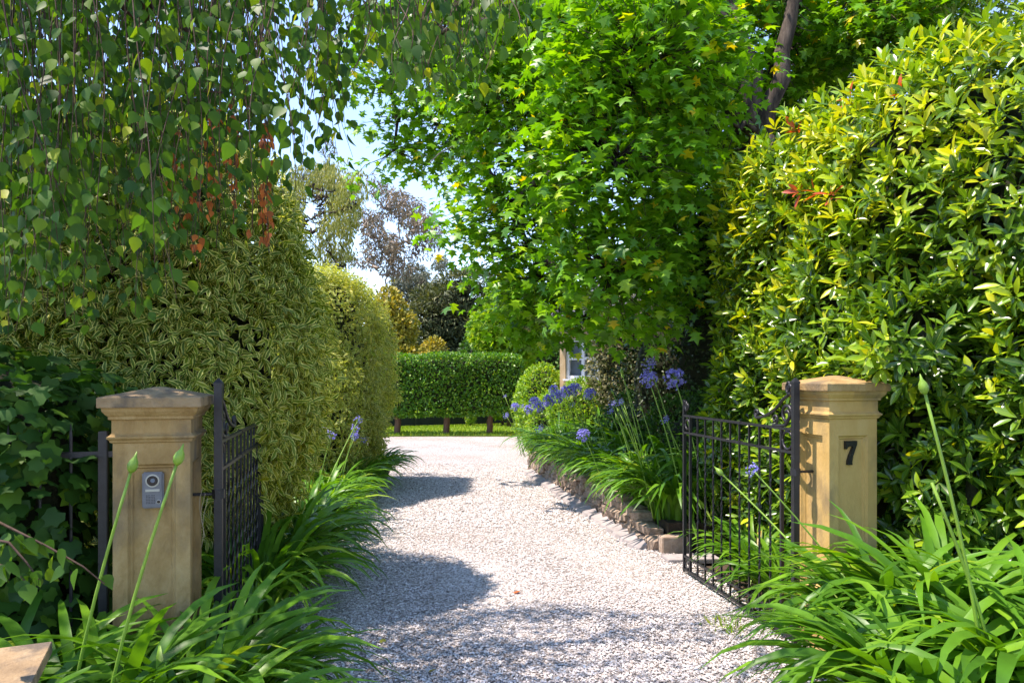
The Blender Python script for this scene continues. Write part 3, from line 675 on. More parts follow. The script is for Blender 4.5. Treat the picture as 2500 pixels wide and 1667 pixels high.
varieg('cream-edged variegated hedge further along the drive, beside the far lawn',
       [sd_box((-3.2, 10.85, 1.55), (1.22, 1.35, 1.64), .85, R(3)), sd_ell((-2.50, 11.4, 1.6), (.62, .75, 1.45)), sd_ell((-2.6, 9.6, 1.1), (.65, .6, 1.2))], 5600, (.06, .09), 51, (-3.2, 10.75, 0), 0)

# ------------------------------------------------------------------ dark vine over the left fence
t = thing('vine', 'dark broad-leaved vine smothering the iron railing', 'vine', (-2.6, 4.0, 0))
prims = [sd_box((-2.98, 3.55, .80), (.98, .46, .88), .35, PHI), sd_ell((-3.0, 4.0, 1.45), (.9, .5, .42))]
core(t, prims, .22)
P, Nn = scatter(prims, 3900, .26, amp=.10, freq=4, seed=61, back=.2)
g = np.random.default_rng(62); n = len(P)
D = norm(Nn*.35+rand_dir(n, g)*.55+np.array([0, 0, -.55])); foliage(t, VINE, P, D, norm(Nn+UP*.5+rand_dir(n, g)*.35), .055+.055*g.random(n), np.clip(.4+.3*g.normal(size=n), 0, 1), M['vine'])
mb = MB()
for k in range(9):
    a = np.array([-2.2-.15*k+2.6, 3.55-.04*k-4.0, .3+.1*k]); mb.tube(curve(a, a+[-.4+rng.normal()*.3, rng.normal()*.08, .5], wob=.03, seed=k), .005, 5)
mb.build('stems', M['bark_dk'], t, smooth=True)

# ------------------------------------------------------------------ liquidambar (right, over the drive)
TB = np.array([3.15, 9.2, 0.0])
t = thing('liquidambar_tree', 'big star-leaved tree arching over the drive from the right', 'tree', tuple(TB))
def lobe(px, py, d, rx, ry, ryy): c = U(px, py, d); s = FPX/d/1.063; return sd_ell(c, (rx/s, ryy, ry/s))
lobes = [lobe(905, 130, 10.9, 165, 120, .50), lobe(905, 345, 10.9, 130, 82, .42), lobe(1040, 300, 10.7, 150, 130, .45), lobe(1020, 60, 10.7, 220, 90, .5),
         lobe(1180, 470, 9.0, 185, 160, .50), lobe(1190, 250, 8.9, 230, 190, .55), lobe(1230, 640, 9.0, 150, 110, .42), lobe(1280, 90, 8.9, 240, 150, .6),
         lobe(1420, 360, 7.0, 220, 300, .50), lobe(1400, 620, 7.4, 170, 150, .42), lobe(1500, 130, 7.2, 260, 170, .55), lobe(1345, 735, 9.4, 190, 72, .4),
         lobe(1590, 260, 8.6, 130, 230, .7), lobe(1610, 40, 8.0, 90, 110, .6), lobe(1850, 60, 11.5, 330, 150, 1.0), lobe(1600, 520, 9.6, 150, 220, .7), lobe(1760, 190, 11.5, 200, 110, .9), lobe(2080, 60, 9.5, 200, 90, .7),
         sd_ell((2.6, 11.2, 6.6), (2.6, 1.8, 1.9)), sd_ell((1.4, 12.0, 8.0), (2.4, 1.6, 1.6))]
def branch_to(mb, a, b, r0, r1, up=.3, seed=0, n=8): mb.tube(curve(a, b, wob=.05*np.linalg.norm(np.array(b)-a)/2, n=n, seed=seed, up=up), np.linspace(r0, r1, n), 7)
def rel(mb, loc): mb.v = [(v[0]-loc[0], v[1]-loc[1], v[2]-loc[2]) for v in mb.v]; return mb
fork = np.array([3.10, 9.15, 4.6]); mb = MB(); mb.tube([TB+[0, 0, -.1], TB+[0, 0, .4], TB+[-.05, 0, 1.8], fork], [.26, .20, .17, .16], 10); rel(mb, TB).build('trunk', M['bark'], t, smooth=True)
st = [U(1660, -160, 9.3), U(1890, -160, 9.4), U(1560, -60, 9.0), U(1260, 40, 9.2)]
nodes_ = [fork]
for k, e in enumerate(st):
    P = curve(fork, e, wob=.07, n=9, seed=70+k, up=.1 if k < 2 else .5); nodes_ += list(P[2:]); rel(MB().tube(P, np.linspace(.125 if k < 2 else .09, .055, 9), 9), TB).build('limb', M['bark'], t, smooth=True)
for k, q in enumerate(lobes):
    c = q[1]; nn = np.array(nodes_); dd = np.linalg.norm(nn-c, axis=1)+np.where(nn[:, 2] > c[2]+.5, 1.2, 0); a = nn[dd.argmin()]
    P = curve(a, c, wob=.07, n=7, seed=90+k, up=.15); nodes_ += list(P[3:]); rel(MB().tube(P, np.linspace(.05, .018, 7), 7), TB).build('limb', M['bark'], t, smooth=True)
f = field(lobes, .16, 2.6, 77); lo_, hi_ = bounds(lobes); g = np.random.default_rng(78); CC = []
while sum(map(len, CC)) < 4300:
    p = lo_+(hi_-lo_)*g.random((20000, 3)); v = f(p); CC.append(p[(v < 0) & (v > -.6) & (noise3(p, 4.2, 79) < .38)])
CC = np.concatenate(CC)[:4300]
nn = np.array(nodes_); mb = MB()
for i, c in enumerate(CC):
    a = nn[np.linalg.norm(nn-c, axis=1).argmin()]
    if np.linalg.norm(a-c) < 1.6: mb.tube(curve(a, c, n=4, wob=.04, seed=i), [.010, .007, .005, .003], 3)
rel(mb, TB).build('twigs', M['bark'], t, smooth=True, kind='stuff')
per = 12; n = len(CC)*per; P = np.repeat(CC, per, 0)+g.normal(size=(n, 3))*np.array([.15, .15, .13]); keep = P[:, 2] > 1.7; P = P[keep]; n = len(P)
out_ = norm(P-np.repeat(CC, per, 0)[keep]); D = norm(out_*.7+rand_dir(n, g)*.4+np.array([0, 0, -.45])); Nn = norm(UP*.8+out_*.4+rand_dir(n, g)*.45)
foliage(t, STAR, P, D, Nn, .085+.065*g.random(n), np.clip(.45+.24*g.normal(size=n), 0, 1), M['liquid'], cell=34)
bt = MB().tube(np.array([U(985, 376, 10.2), U(1010, 352, 10.2), U(1050, 330, 10.2), U(1085, 318, 10.2), U(1125, 325, 10.3), U(1170, 345, 10.4)]), np.linspace(.008, .018, 6), 6)
rel(bt, TB).build('bare_twig', M['bark_gum'], t, smooth=True)

# ------------------------------------------------------------------ weeping birch (left, overhead)
BB = np.array([-4.3, 3.4, 0.0])
t = thing('weeping_birch', 'weeping birch whose hanging strands fill the top left', 'tree', tuple(BB))
top = np.array([-4.1, 3.5, 4.6]); rel(MB().tube([BB+[0, 0, -.1], BB+[.05, 0, 1.5], BB+[.1, .05, 3], top], [.20, .16, .14, .11], 10), BB).build('trunk', M['bark_dk'], t, smooth=True)
limb_ends = [U(480, 115, 3.3), U(330, 55, 3.0), U(700, -90, 3.4), U(980, -60, 3.2), U(1180, -40, 3.4), U(120, -120, 3.2), U(300, -260, 4.8), U(560, -200, 4.4)]
bn = [top]
for k, e in enumerate(limb_ends):
    P = curve(top, e, wob=.06, n=9, seed=120+k, up=.35); bn += list(P[2:]); rel(MB().tube(P, np.linspace(.06, .014, 9), 7), BB).build('limb', M['bark_dk'], t, smooth=True)
g = np.random.default_rng(130); bn = np.array(bn)
bx = np.array([-120, 0, 150, 260, 400, 470, 560, 650, 720, 770, 820, 900, 1000, 1100, 1190]); by = np.array([800, 790, 770, 760, 640, 560, 560, 420, 390, 330, 160, 190, 270, 230, 90])
mb = MB(); LP_, LD, LS, LT = [], [], [], []; DP, DD, DS = [], [], []
for k in range(430):
    u = g.random(); xp = -100+1290*(u**1.25); d = 2.25+2.75*g.random()**1.15
    yb = np.interp(xp, bx, by)*(.28+.72*g.random()**.75); yt = -260
    if xp > 760: yt = -120
    z1 = U(xp, yb, d)[2]; x0 = U(xp, 0, d)[0]; z0 = max(U(xp, yt, d)[2], z1+.35)
    L = z0-z1; m = 12; s = np.linspace(0, 1, m); ph = g.random()*6.28
    lean = g.normal()*.10; P = np.stack([x0+lean*s+.03*np.sin(s*5+ph), d+.05*np.sin(s*4+ph*2)+g.normal()*.06*s, z0-L*s**1.0], -1)
    mb.tube(P, np.linspace(.0032, .0012, m), 3)
    if k % 3 == 0:
        a = bn[np.linalg.norm(bn-P[0], axis=1).argmin()]; mb.tube(curve(a, P[0], n=5, up=.12, wob=.03, seed=k), np.linspace(.008, .0034, 5), 4)
    nl = int(L/.033); s = np.sort(g.random(nl))
    dens = .55+.45*s; s = s[g.random(nl) < dens]
    q = np.stack([np.interp(s, np.linspace(0, 1, m), P[:, j]) for j in range(3)], -1); nl = len(q)
    off = norm(g.normal(size=(nl, 3))*[1, 1, .3]); q = q+off*(.012+.055*g.random((nl, 1)))
    LP_.append(q); LD.append(norm(off*.45+np.array([0, 0, -.85])+rand_dir(nl, g)*.25)); LS.append(.034+.024*g.random(nl))
for k in range(26):                          # strands of dry orange leaves
    xp = g.choice([405, 425, 500, 520, 535, 590, 450, 610])+g.normal()*8; d = 2.9+.5*g.random(); y0, y1 = 300+60*g.random(), 420+210*g.random()
    a, b = U(xp, y0-260, d), U(xp+g.normal()*8, y1, d); P = curve(a, b, n=8, wob=.012, seed=k); mb.tube(P, .0016, 3)
    nl = int(6+7*g.random()); s = .45+.55*g.random(nl); q = a+(b-a)*s[:, None]; off = norm(g.normal(size=(nl, 3))*[1, 1, .2])
    DP.append(q+off*.012); DD.append(norm(off*.3+[0, 0, -1])); DS.append(.024+.018*g.random(nl))
# arching branch and the low twig by the vine
for pts, d in (([(170, 160), (300, 185), (420, 205), (530, 215), (600, 250), (650, 300)], 2.9), ([(-60, 1170), (30, 1215), (110, 1255), (190, 1300), (240, 1340)], 2.25), ([(-60, 1230), (20, 1245), (60, 1290), (90, 1330)], 2.2), ([(-60, 1290), (20, 1300), (70, 1345)], 2.15)):
    P = np.array([U(x, y, d) for x, y in pts]); mb.tube(P, np.linspace(.005, .002, len(P)), 4)
    nl = 26 if d > 2.5 else 17; s = g.random(nl); q = np.stack([np.interp(s, np.linspace(0, 1, len(P)), P[:, j]) for j in range(3)], -1)
    off = norm(g.normal(size=(nl, 3))*[1, 1, .4]); LP_.append(q+off*.03); LD.append(norm(off*.5+[0, 0, -.8])); LS.append(.045+.02*g.random(nl))
rel(mb, BB).build('hanging_twigs', M['bark_dk'], t, smooth=True, kind='stuff')
# upper crown
cp = [sd_ell((-3.7, 3.3, 5.3), (1.6, 1.1, .9))]
P, Nn = scatter(cp, 3600, .6, amp=.15, freq=3, seed=133, back=1); LP_.append(P); LD.append(norm(rand_dir(len(P), g)*.5+[0, 0, -.8])); LS.append(.05+.035*g.random(len(P)))
P = np.concatenate(LP_); D = np.concatenate(LD); S = np.concatenate(LS); n = len(P)
Nn = norm(rand_dir(n, g)+np.array([-.2, -.3, .3])); foliage(t, BIRCH, P, D, Nn, S*1.06, np.clip(.42+.26*g.normal(size=n), 0, 1), M['birch'], cell=30)
P = np.concatenate(DP); D = np.concatenate(DD); S = np.concatenate(DS); n = len(P)
leaf_objects(t, BIRCH, P, D, rand_dir(n, g), S, g.random(n), M['birch_dry'], 'dry_leaf')

# ------------------------------------------------------------------ agapanthus
def strap_meshes():
    out = []; g = np.random.default_rng(200)
    for k in range(14):
        n = 9; e0 = R(70+15*g.random()); e1 = R(-85+75*g.random()); s = np.linspace(0, 1, n); e = e0+(e1-e0)*s**1.25
        y = np.concatenate([[0], np.cumsum(np.cos(e[:-1])/(n-1))]); z = np.concatenate([[0], np.cumsum(np.sin(e[:-1])/(n-1))])
        tw = g.normal()*.5; w = .0165*np.array([.75, .85, .95, 1, 1, .95, .82, .52, .04]); V, uv = [], []
        sx = g.normal()*.06
        for i in range(n):
            for j, q in enumerate((-1, 0, 1)):
                a = tw*s[i]; x = q*w[i]*math.cos(a)+sx*s[i]**2; dz = abs(q)*w[i]*.35+q*w[i]*math.sin(a)
                V.append((x, y[i]-dz*math.sin(e[i])*.6, z[i]+dz*math.cos(e[i]))); uv.append((j/2, s[i]))
        F = np.array([(i*3+j, i*3+j+1, i*3+j+4, i*3+j+3) for i in range(n-1) for j in range(2)])
        out.append(mesh_np('strap_leaf', np.array(V), [F], M['agap'], np.array(uv)))
    return out
STRAP = strap_meshes()
def head_mesh(seed, full):
    g = np.random.default_rng(seed); nf = 72 if full else 24; P, D, S, Nn = [], [], [], []; mb = MB()
    for i in range(nf):
        dv = norm(g.normal(size=3)+np.array([0, 0, .45])); r = .040+.055*g.random()**.8; c = dv*r; mb.tube([(0, 0, 0), c*.5, c], .0012, 3)
        a = norm(np.cross(dv, g.normal(size=3))); b = np.cross(dv, a)
        for k in range(6):
            an = k*math.pi/3; ra = a*math.cos(an)+b*math.sin(an); P.append(c); D.append(dv*.75+ra*.65); S.append(.024+.010*g.random()); Nn.append(dv-ra)
    P = np.array(P); me = leaves_mesh('flower_head', SLIM if False else RHOMB, P, np.array(D), np.array(Nn), np.array(S), g.random(len(P)), M['petal'])
    bm = bmesh.new(); bm.from_mesh(me); k = len(bm.faces); me2 = mb.mesh('x', M['stalk']); bm.from_mesh(me2)
    for i, f in enumerate(bm.faces):
        f.material_index = 1 if i >= k else 0
    bm.to_mesh(me); bm.free(); me.materials.append(M['stalk']); return me
HEADS = [head_mesh(301, True), head_mesh(302, True), head_mesh(303, False)]
BUD = MB().tube([(0, 0, 0), (0, 0, .008), (0, 0, .022), (0, 0, .036), (0, 0, .048), (0, 0, .066)], [.005, .012, .0155, .012, .005, .001], 8).mesh('flower_bud', M['stalk'], smooth=True)
g_ag = np.random.default_rng(400); GW = 'agapanthus on the stone wall bed'; GB = 'agapanthus along the left side of the drive'
def agapanthus(label, loc, n, size, group, stalks=(), lean=(0, 0), spread=.16, wide=1.0):
    t = thing('agapanthus', label, 'agapanthus', tuple(loc), 0, group); g = g_ag
    n = int(n*2.3)
    for i in range(n):
        o = bpy.data.objects.new('leaf', STRAP[g.integers(len(STRAP))]); C.objects.link(o); o.parent = t
        az = 2*math.pi*(i*.618+.05*g.normal()); r = spread*math.sqrt(g.random()); L = size*(.72+.5*g.random())
        inner = 1-r/spread
        o.location = (r*math.sin(az)*.9, r*math.cos(az)*.9, -.01); tilt = (g.normal()*.18+.10-.35*inner)/1
        o.rotation_mode = 'ZXY'; o.rotation_euler = (-(tilt*.9)+.0, g.normal()*.10, -az+g.normal()*.25)
        o.scale = (L*wide*(.9+.5*g.random())/.75, L, L); o['tint'] = float(np.clip(.46+.25*g.normal(), 0, .955 if g.random() > .015 else 1))
    for s in stalks:
        tip = np.array(s[0])-np.array(loc); b = np.array([g.normal()*.05, g.normal()*.05, 0]) if group not in (GW, GB) and (len(s) < 3 or s[2] is None) else tip*[1, 1, 0]+[(.34 if group == GW else -.22)*(.7+.5*g.random()), -.12, .03] if len(s) < 3 or s[2] is None else np.array(s[2])-np.array(loc)
        if b[2] > .06: b = tip+(b-tip)*(tip[2]-.02)/(tip[2]-b[2])          # every stalk starts in the ground
        P = curve(b, tip, n=9, up=0, wob=0.0); mid = np.linspace(0, 1, 9); P[:, 0] += (tip[0]-b[0])*-.10*np.sin(mid*math.pi); r = s[3] if len(s) > 3 else .0062
        so_ = MB().tube(P, np.linspace(r*1.15, r*.85, 9), 6).build('flower_stalk', M['stalk'], t, smooth=True)
        if s[1] == 'none': continue
        me = BUD if s[1] == 'bud' else HEADS[{'a': 0, 'b': 1, 'c': 2}[s[1][0]]]; h = link('flower_bud' if s[1] == 'bud' else 'flower_head', me, so_); h.location = tip
        sc_ = {'bud': 1.25}.get(s[1], 1.0)*(float(s[4]) if len(s) > 4 else 1.0); h.scale = (sc_,)*3; dv = Vector(P[-1]-P[-2]); h.rotation_euler = dv.to_track_quat('Z', 'Y').to_euler()
    return t
# right foreground
GR = 'agapanthus in front of the number seven pillar'
agapanthus('lush agapanthus clump at the bottom edge, nearest the gravel on the right', (1.62, 2.95, .16), 85, .80, GR, lean=(-.2, 0), wide=1.15)
agapanthus('agapanthus clump at the foot of the number seven pillar, beside the gate', (1.86, 3.72, .20), 80, .78, GR, [(U(1730, 1080, 3.9), 'c', None, .005, .40), (U(1660, 1090, 4.6), 'bud')])
agapanthus('agapanthus clump at the right frame edge with a single purple-tipped bud', (2.10, 2.95, .20), 85, .86, GR, [(U(2125, 905, 2.9), 'bud', U(2210, 1330, 2.9), .007), (U(2140, 1108, 2.9), 'none', U(2230, 1400, 2.9), .007)], wide=1.1)
agapanthus('agapanthus clump filling the bottom right corner', (1.72, 2.42, .14), 80, .74, GR, wide=1.1)
agapanthus('agapanthus clump between the pillar and the glossy hedge, at right', (2.45, 3.45, .22), 60, .80, GR)
agapanthus('agapanthus clump right beside the number seven pillar, behind the purple-tipped bud', (2.12, 3.62, .22), 70, .90, GR)
# left foreground
GL = 'agapanthus in front of the intercom pillar'
agapanthus('agapanthus clump in front of the intercom pillar, on the gravel edge', (-1.32, 3.12, .04), 80, .84, GL, wide=1.1)
agapanthus('agapanthus clump under the intercom pillar with two tall green buds', (-1.62, 2.80, .04), 95, .84, GL, [(U(405, 1068, 2.65), 'bud', U(310, 1440, 2.65), .0062), (U(300, 1085, 2.75), 'bud', U(235, 1370, 2.75), .0062)], wide=1.1)
agapanthus('agapanthus clump at the bottom edge beside the low pier', (-1.18, 2.66, .03), 85, .74, GL, wide=1.1)
agapanthus('agapanthus clump tucked between the vine and the intercom pillar', (-2.08, 3.0, .04), 60, .78, GL)
agapanthus('agapanthus clump in the bottom left corner behind the low pier', (-1.95, 2.66, .04), 80, .74, GL)
agapanthus('agapanthus clump between the edge-on gate and the gravel', (-1.25, 3.62, .02), 50, .58, GL)
# left border
GB = 'agapanthus along the left side of the drive'
ordn = ['nearest', 'second', 'third', 'fourth', 'fifth', 'sixth', 'seventh', 'eighth']
for k, (x, y) in enumerate([(-1.74, 4.95), (-1.78, 5.75), (-1.92, 6.6), (-2.08, 7.5), (-2.15, 8.4), (-2.18, 9.3), (-2.18, 10.3), (-2.15, 11.4)]):
    st_ = {2: [(U(822, 965, 8.3), 'c', (-1.9, 7.1, .3), .006, .5), (U(760, 1000, 7.6), 'c', None, .006, .6)], 3: [(U(738, 985, 8.4), 'c', None, .006, .55), (U(815, 985, 8.8), 'c', None, .006, .6)],
           4: [(U(815, 1003, 8.9), 'b', None, .006, .5), (U(750, 950, 8.7), 'bud')], 5: [(U(775, 940, 9.3), 'bud'), (U(833, 1010, 9.5), 'c', None, .006, .55), (U(800, 960, 9.6), 'bud')]}.get(k, ())
    agapanthus(f'agapanthus clump beside the variegated hedges, {ordn[k]} from the gate', (x, y, .05), 95 if k < 3 else 75, .80 if k < 3 else .74, GB, st_, spread=.26)
# right bed above the wall
GW = 'agapanthus on the stone wall bed'
ordn2 = ['nearest', 'second', 'third', 'fourth', 'fifth', 'sixth', 'seventh', 'eighth', 'ninth']
heads = {0: [(U(1550, 870, 7.1), 'a', None, .007, 1.05), (U(1490, 872, 7.2), 'b', None, .007, .85), (U(1528, 965, 7.3), 'c', None, .006, .5)], 1: [(U(1492, 838, 7.6), 'c', None, .006, .85), (U(1430, 860, 7.8), 'bud'), (U(1420, 965, 7.9), 'bud')],
         2: [(U(1340, 1000, 8.3), 'b', None, .006, .75), (U(1432, 868, 8.6), 'bud')], 3: [(U(1240, 985, 9.4), 'c', None, .006, .6), (U(1355, 905, 9.4), 'b', None, .006, .75)], 4: [(U(1300, 900, 10), 'a', None, .006, .9), (U(1320, 895, 10), 'b', None, .006, .9), (U(1250, 930, 10), 'c', None, .006, .5)],
         5: [(U(1262, 920, 10.8), 'a', None, .006, 1.0), (U(1285, 912, 10.8), 'b', None, .006, .9), (U(1240, 935, 10.9), 'a', None, .006, .8)], 6: [(U(1228, 925, 11.6), 'b', None, .006, .9), (U(1272, 895, 11.5), 'a', None, .006, .8)], 7: [(U(1183, 935, 12.2), 'b', None, .006, .7), (U(1215, 940, 12), 'a', None, .006, .8)],
         8: [(U(1163, 955, 12.7), 'c', None, .006, .6), (U(1160, 910, 12.8), 'c', None, .006, .35)]}
ge = np.random.default_rng(401)
for k in range(9):
    for q in range(3 if k < 5 else 2): heads[k] = heads[k]+[(U(1452-30*k+ge.normal()*28, 930+12*ge.normal()-3*k, 7.5+.66*k+ge.normal()*.15), ['bud', 'c', 'bud'][q], None, .0055, .7 if q != 1 else .45)]
    y = 7.35+.66*k; p = A+wd*((y-6.98)/wd[1])-(-wn_)*.0+wn_*.32
    agapanthus(f'agapanthus clump on the stone wall, {ordn2[k]} from the gate', (p[0], p[1], .24), 100 if k < 5 else 75, .84, GW, heads.get(k, ()), spread=.28)
for k in range(5):
    y = 7.5+1.2*k; p = A+wd*((y-6.98)/wd[1])+wn_*.95
    agapanthus(f'agapanthus clump at the back of the wall bed, {ordn2[k]} from the gate', (p[0], p[1], .26), 60, 1.05, GW, (), spread=.24)
for k, (x, y) in enumerate([(1.82, 5.15), (1.80, 5.9)]):
    agapanthus(['agapanthus seen through the gate bars, close to the pillar', 'agapanthus seen through the gate bars, by the latch end'][k], (x+.12, y, .03), 46, .66, 'agapanthus behind the open gate')

# ------------------------------------------------------------------ shrubs, far hedge, trees
def shrub(name, label, cat, prims, n, tmpl, size, mat, loc, seed, inset=.25, t_in=.2, amp=.1, freq=3, out=.6, up=.3, rnd=.7, nobj=0, stem=M['bark'], cell=26, trunk=None, back=.2, docore=True, zmin=.02, group=None):
    t = thing(name, label, cat, loc, 0, group)
    if docore: core(t, prims, inset, seed=seed)
    P, Nn = scatter(prims, n, t_in, amp=amp, freq=freq, seed=seed, back=back, zmin=zmin); g = np.random.default_rng(seed+3); n = len(P)
    foliage(t, tmpl, P, leaf_dirs(Nn, out, up, rnd, seed), norm(Nn*.5+UP*.5+rand_dir(n, g)*.5), size[0]+(size[1]-size[0])*g.random(n), np.clip(.45+.27*g.normal(size=n), 0, 1), mat, nobj, cell=cell, name='foliage' if cat != 'tree' else 'crown')
    for k, (x, y, h, r) in enumerate(trunk or [(0, 0, 1, .04)]):
        MB().tube(curve((x, y, -.05), (x, y, h), wob=.01, seed=seed+k), np.linspace(r*1.15, r, 7), 8).build('trunk', stem, t, smooth=True)
    return t
FH = 20.7
shrub('clipped_hedge', 'flat-topped clipped hedge on bare trunks across the far lawn', 'hedge', [sd_box((-3.0, FH, 1.40), (3.32, .55, .84), .14)], 30000, OVAL, (.06, .10), M['pleach'], (-3.0, FH, 0), 501, inset=.14, t_in=.14, amp=.05, freq=4, zmin=.5, stem=M['bark_br'],
      trunk=[(x+3.0, 0, .8, .085) for x in (-5.6, -4.4, -3.22, -1.83, -.62)])
shrub('dark_evergreen_bush', 'dark small-leaved evergreen bush between the glossy hedge and the star-leaved tree', 'bush', [sd_ell((3.1, 9.9, 2.4), (1.05, .8, 2.3)), sd_ell((2.3, 10.6, 1.4), (.8, .7, 1.3)), sd_ell((4.2, 9.6, 2.8), (1.1, .8, 2.6))], 16000, OVAL, (.04, .065), M['dark'], (3.1, 9.9, 0), 511)
shrub('pale_leaved_bush', 'grey and cream speckled bush by the house window', 'bush', [sd_ell((2.25, 14.3, 1.75), (.85, .7, 1.45)), sd_ell((3.3, 13.9, 1.9), (.9, .7, 1.6))], 15000, OVAL, (.05, .085), M['beige'], (2.6, 14.2, 0), 521)
shrub('low_green_bush', 'low dark green bush behind the flowering agapanthus', 'bush', [sd_ell((2.35, 9.1, .7), (.75, .8, .75)), sd_ell((2.0, 11.2, .75), (.7, .9, .72))], 9000, OVAL, (.04, .065), M['vine'], (2.3, 9.6, 0), 531)
shrub('yellow_green_bush', 'bright yellow-green bush below the house window', 'bush', [sd_ell((1.5, 14.6, .78), (.85, .6, .80)), sd_ell((.75, 15.0, .62), (.55, .5, .75))], 9000, OVAL, (.05, .08), M['bright'], (1.3, 14.7, 0), 541)
shrub('pale_green_bush', 'light green bush left of the house, behind the agapanthus flowers', 'bush', [sd_ell((.72, 17.8, .95), (.62, .6, 1.05)), sd_ell((1.3, 18.4, .8), (.7, .6, 1.0))], 6500, OVAL, (.06, .10), M['bright'], (.9, 18, 0), 545)
shrub('golden_shrub', 'large golden-yellow shrub rising behind the far hedge', 'shrub', [sd_ell((-4.45, 26.5, 2.7), (.95, .9, 2.2)), sd_ell((-3.85, 26.3, 2.2), (.62, .7, 1.75)), sd_ell((-3.55, 26.2, 2.6), (.35, .4, .7))], 9000, RHOMB, (.11, .19), M['gold'], (-3.7, 26.4, 0), 551, amp=.2, freq=3.5, inset=.4, t_in=.4)
shrub('golden_shrub', 'small golden shrub poking over the far hedge', 'shrub', [sd_ell((-2.70, 25.2, 1.9), (.52, .5, 1.0))], 2600, RHOMB, (.09, .16), M['gold'], (-2.7, 25.2, 0), 556, amp=.1, freq=4, inset=.3, t_in=.3)
shrub('young_green_tree', 'sunlit bright green young tree behind the far hedge end', 'tree', [sd_ell((-.55, 23.2, 2.9), (.85, .7, 1.0)), sd_ell((.25, 23.4, 3.2), (.85, .7, 1.2)), sd_ell((-.2, 23.2, 3.9), (.8, .6, .8))], 6500, STAR, (.11, .17), M['bright'], (-.1, 23.3, 0), 561, amp=.2, freq=3, docore=False, t_in=.6, trunk=[(0, 0, 2.6, .06)])
shrub('small_conifer', 'tiny pointed green conifer on the lawn behind the hedge', 'conifer', [sd_ell((-1.32, 23.7, .50), (.16, .16, .42))], 1200, SLIM, (.06, .10), M['bright'], (-1.32, 23.7, 0), 566, inset=.1, t_in=.1, amp=.03, zmin=.1)
shrub('yellow_bush', 'low yellow-green bush on the lawn right of the hedge trunks', 'bush', [sd_ell((-.35, 23.8, .66), (.55, .35, .42)), sd_ell((.3, 24, .7), (.5, .4, .45))], 2600, RHOMB, (.08, .13), M['bright'], (-.3, 23.8, 0), 568, inset=.15, t_in=.15)
shrub('dark_pine', 'broad dark pine behind the far hedge', 'tree', [sd_ell((-4.4, 40.5, 3.2), (3.3, 2.0, 1.1)), sd_ell((-3.6, 40.2, 4.6), (2.9, 1.8, .9)), sd_ell((-3.0, 40.4, 5.8), (2.3, 1.6, .85)), sd_ell((-2.5, 40.3, 6.8), (1.6, 1.3, .75)), sd_ell((-1.6, 40.6, 3.6), (2.6, 1.8, 2.2)), sd_ell((-3.3, 41.2, 4.2), (2.4, 1.6, 3.0)), sd_ell((-2.2, 40.2, 1.6), (3.8, 1.6, 1.3))], 24000, SLIM, (.22, .42), M['pine'], (-2.8, 40.4, 0), 571, amp=.35, freq=2.2, inset=.7, t_in=.6, out=.7, up=-.05, rnd=.5, trunk=[(0, 0, 6, .25)])
shrub('shrubbery', 'dark mixed shrubbery closing the garden behind the lawn', 'shrubbery', [sd_ell((1.5, 30, 2.0), (4, 1.5, 2.6)), sd_ell((6.5, 29, 2.6), (4, 1.5, 3.4)), sd_ell((-9, 31, 1.6), (4.5, 1.5, 2.0))], 15000, RHOMB, (.15, .24), M['vine'], (0, 30, 0), 575, amp=.3, freq=2, inset=.5, t_in=.4)

# garden fence at the back of the lawn
t = thing('garden_fence', 'low dark mesh fence at the back of the lawn', 'fence', (-4, 23.3, 0), math.atan(.4))
for k in range(9):
    MB().box((-4+1.25*k, 0, .60), (.03, .03, .62)).build('post', M['fence_dk'], t)
for k in range(8):
    MB().box((-3.375+1.25*k, .02, .60), (.59, .008, .55)).build('mesh_panel', M['fence_dk'], t)

# far trees with visible limbs
def tall_tree(name, label, base, fork_z, clumps, n, tmpl, size, mat, bark, seed, r0=.22, hang=0., t_in=.8):
    t = thing(name, label, 'tree', tuple(base)); base = np.array(base, float); g = np.random.default_rng(seed)
    fk = base+[0, 0, fork_z]; rel(MB().tube(curve(base-[0, 0, .1], fk, wob=.06, seed=seed), np.linspace(r0*1.2, r0, 7), 8), base).build('trunk', bark, t, smooth=True)
    nd = [fk]
    for k, (c, r) in enumerate(sorted(clumps, key=lambda q: np.linalg.norm(np.array(q[0])-fk))):
        c = np.array(c, float); q = np.array(nd); dd = np.linalg.norm(q-c, axis=1)+np.where(q[:, 2] > c[2], 2, 0); a = q[dd.argmin()]
        P = curve(a, c, wob=.14, n=8, seed=seed+k, up=-.15); nd += list(P[3:]); rel(MB().tube(P, np.linspace(r0*.42, r0*.12, 8), 6), base).build('limb', bark, t, smooth=True)
    prims = [sd_ell(c, r) for c, r in clumps]; P, Nn = scatter(prims, n, t_in, amp=.55, freq=2.2, seed=seed, back=.6); n = len(P)
    D = norm(Nn*.4+rand_dir(n, g)*.6+np.array([0, 0, -hang])); foliage(t, tmpl, P, D, rand_dir(n, g), size[0]+(size[1]-size[0])*g.random(n), np.clip(.5+.27*g.normal(size=n), 0, 1), mat, 0, name='crown')
    return t
g = np.random.default_rng(600); d = 45
def clumpset(cs, d, jit=.8):
    out = []
    for px, py, rx, rz in cs:
        c = U(px, py, d+g.normal()*jit); s = FPX/d/1.063; out.append((c, np.array([rx/s, rx/s*.8, rz/s])))
    return out
def scatter_clumps(cx, cy, rx, ry, n, r, d, zr=.75, jit=1.2):
    a = g.random(n)*6.28; q = np.sqrt(g.random(n)); rr = r[0]+(r[1]-r[0])*g.random(n)
    return clumpset([(cx+rx*q[i]*math.cos(a[i]), cy+ry*q[i]*math.sin(a[i]), rr[i], rr[i]*zr) for i in range(n)], d, jit)
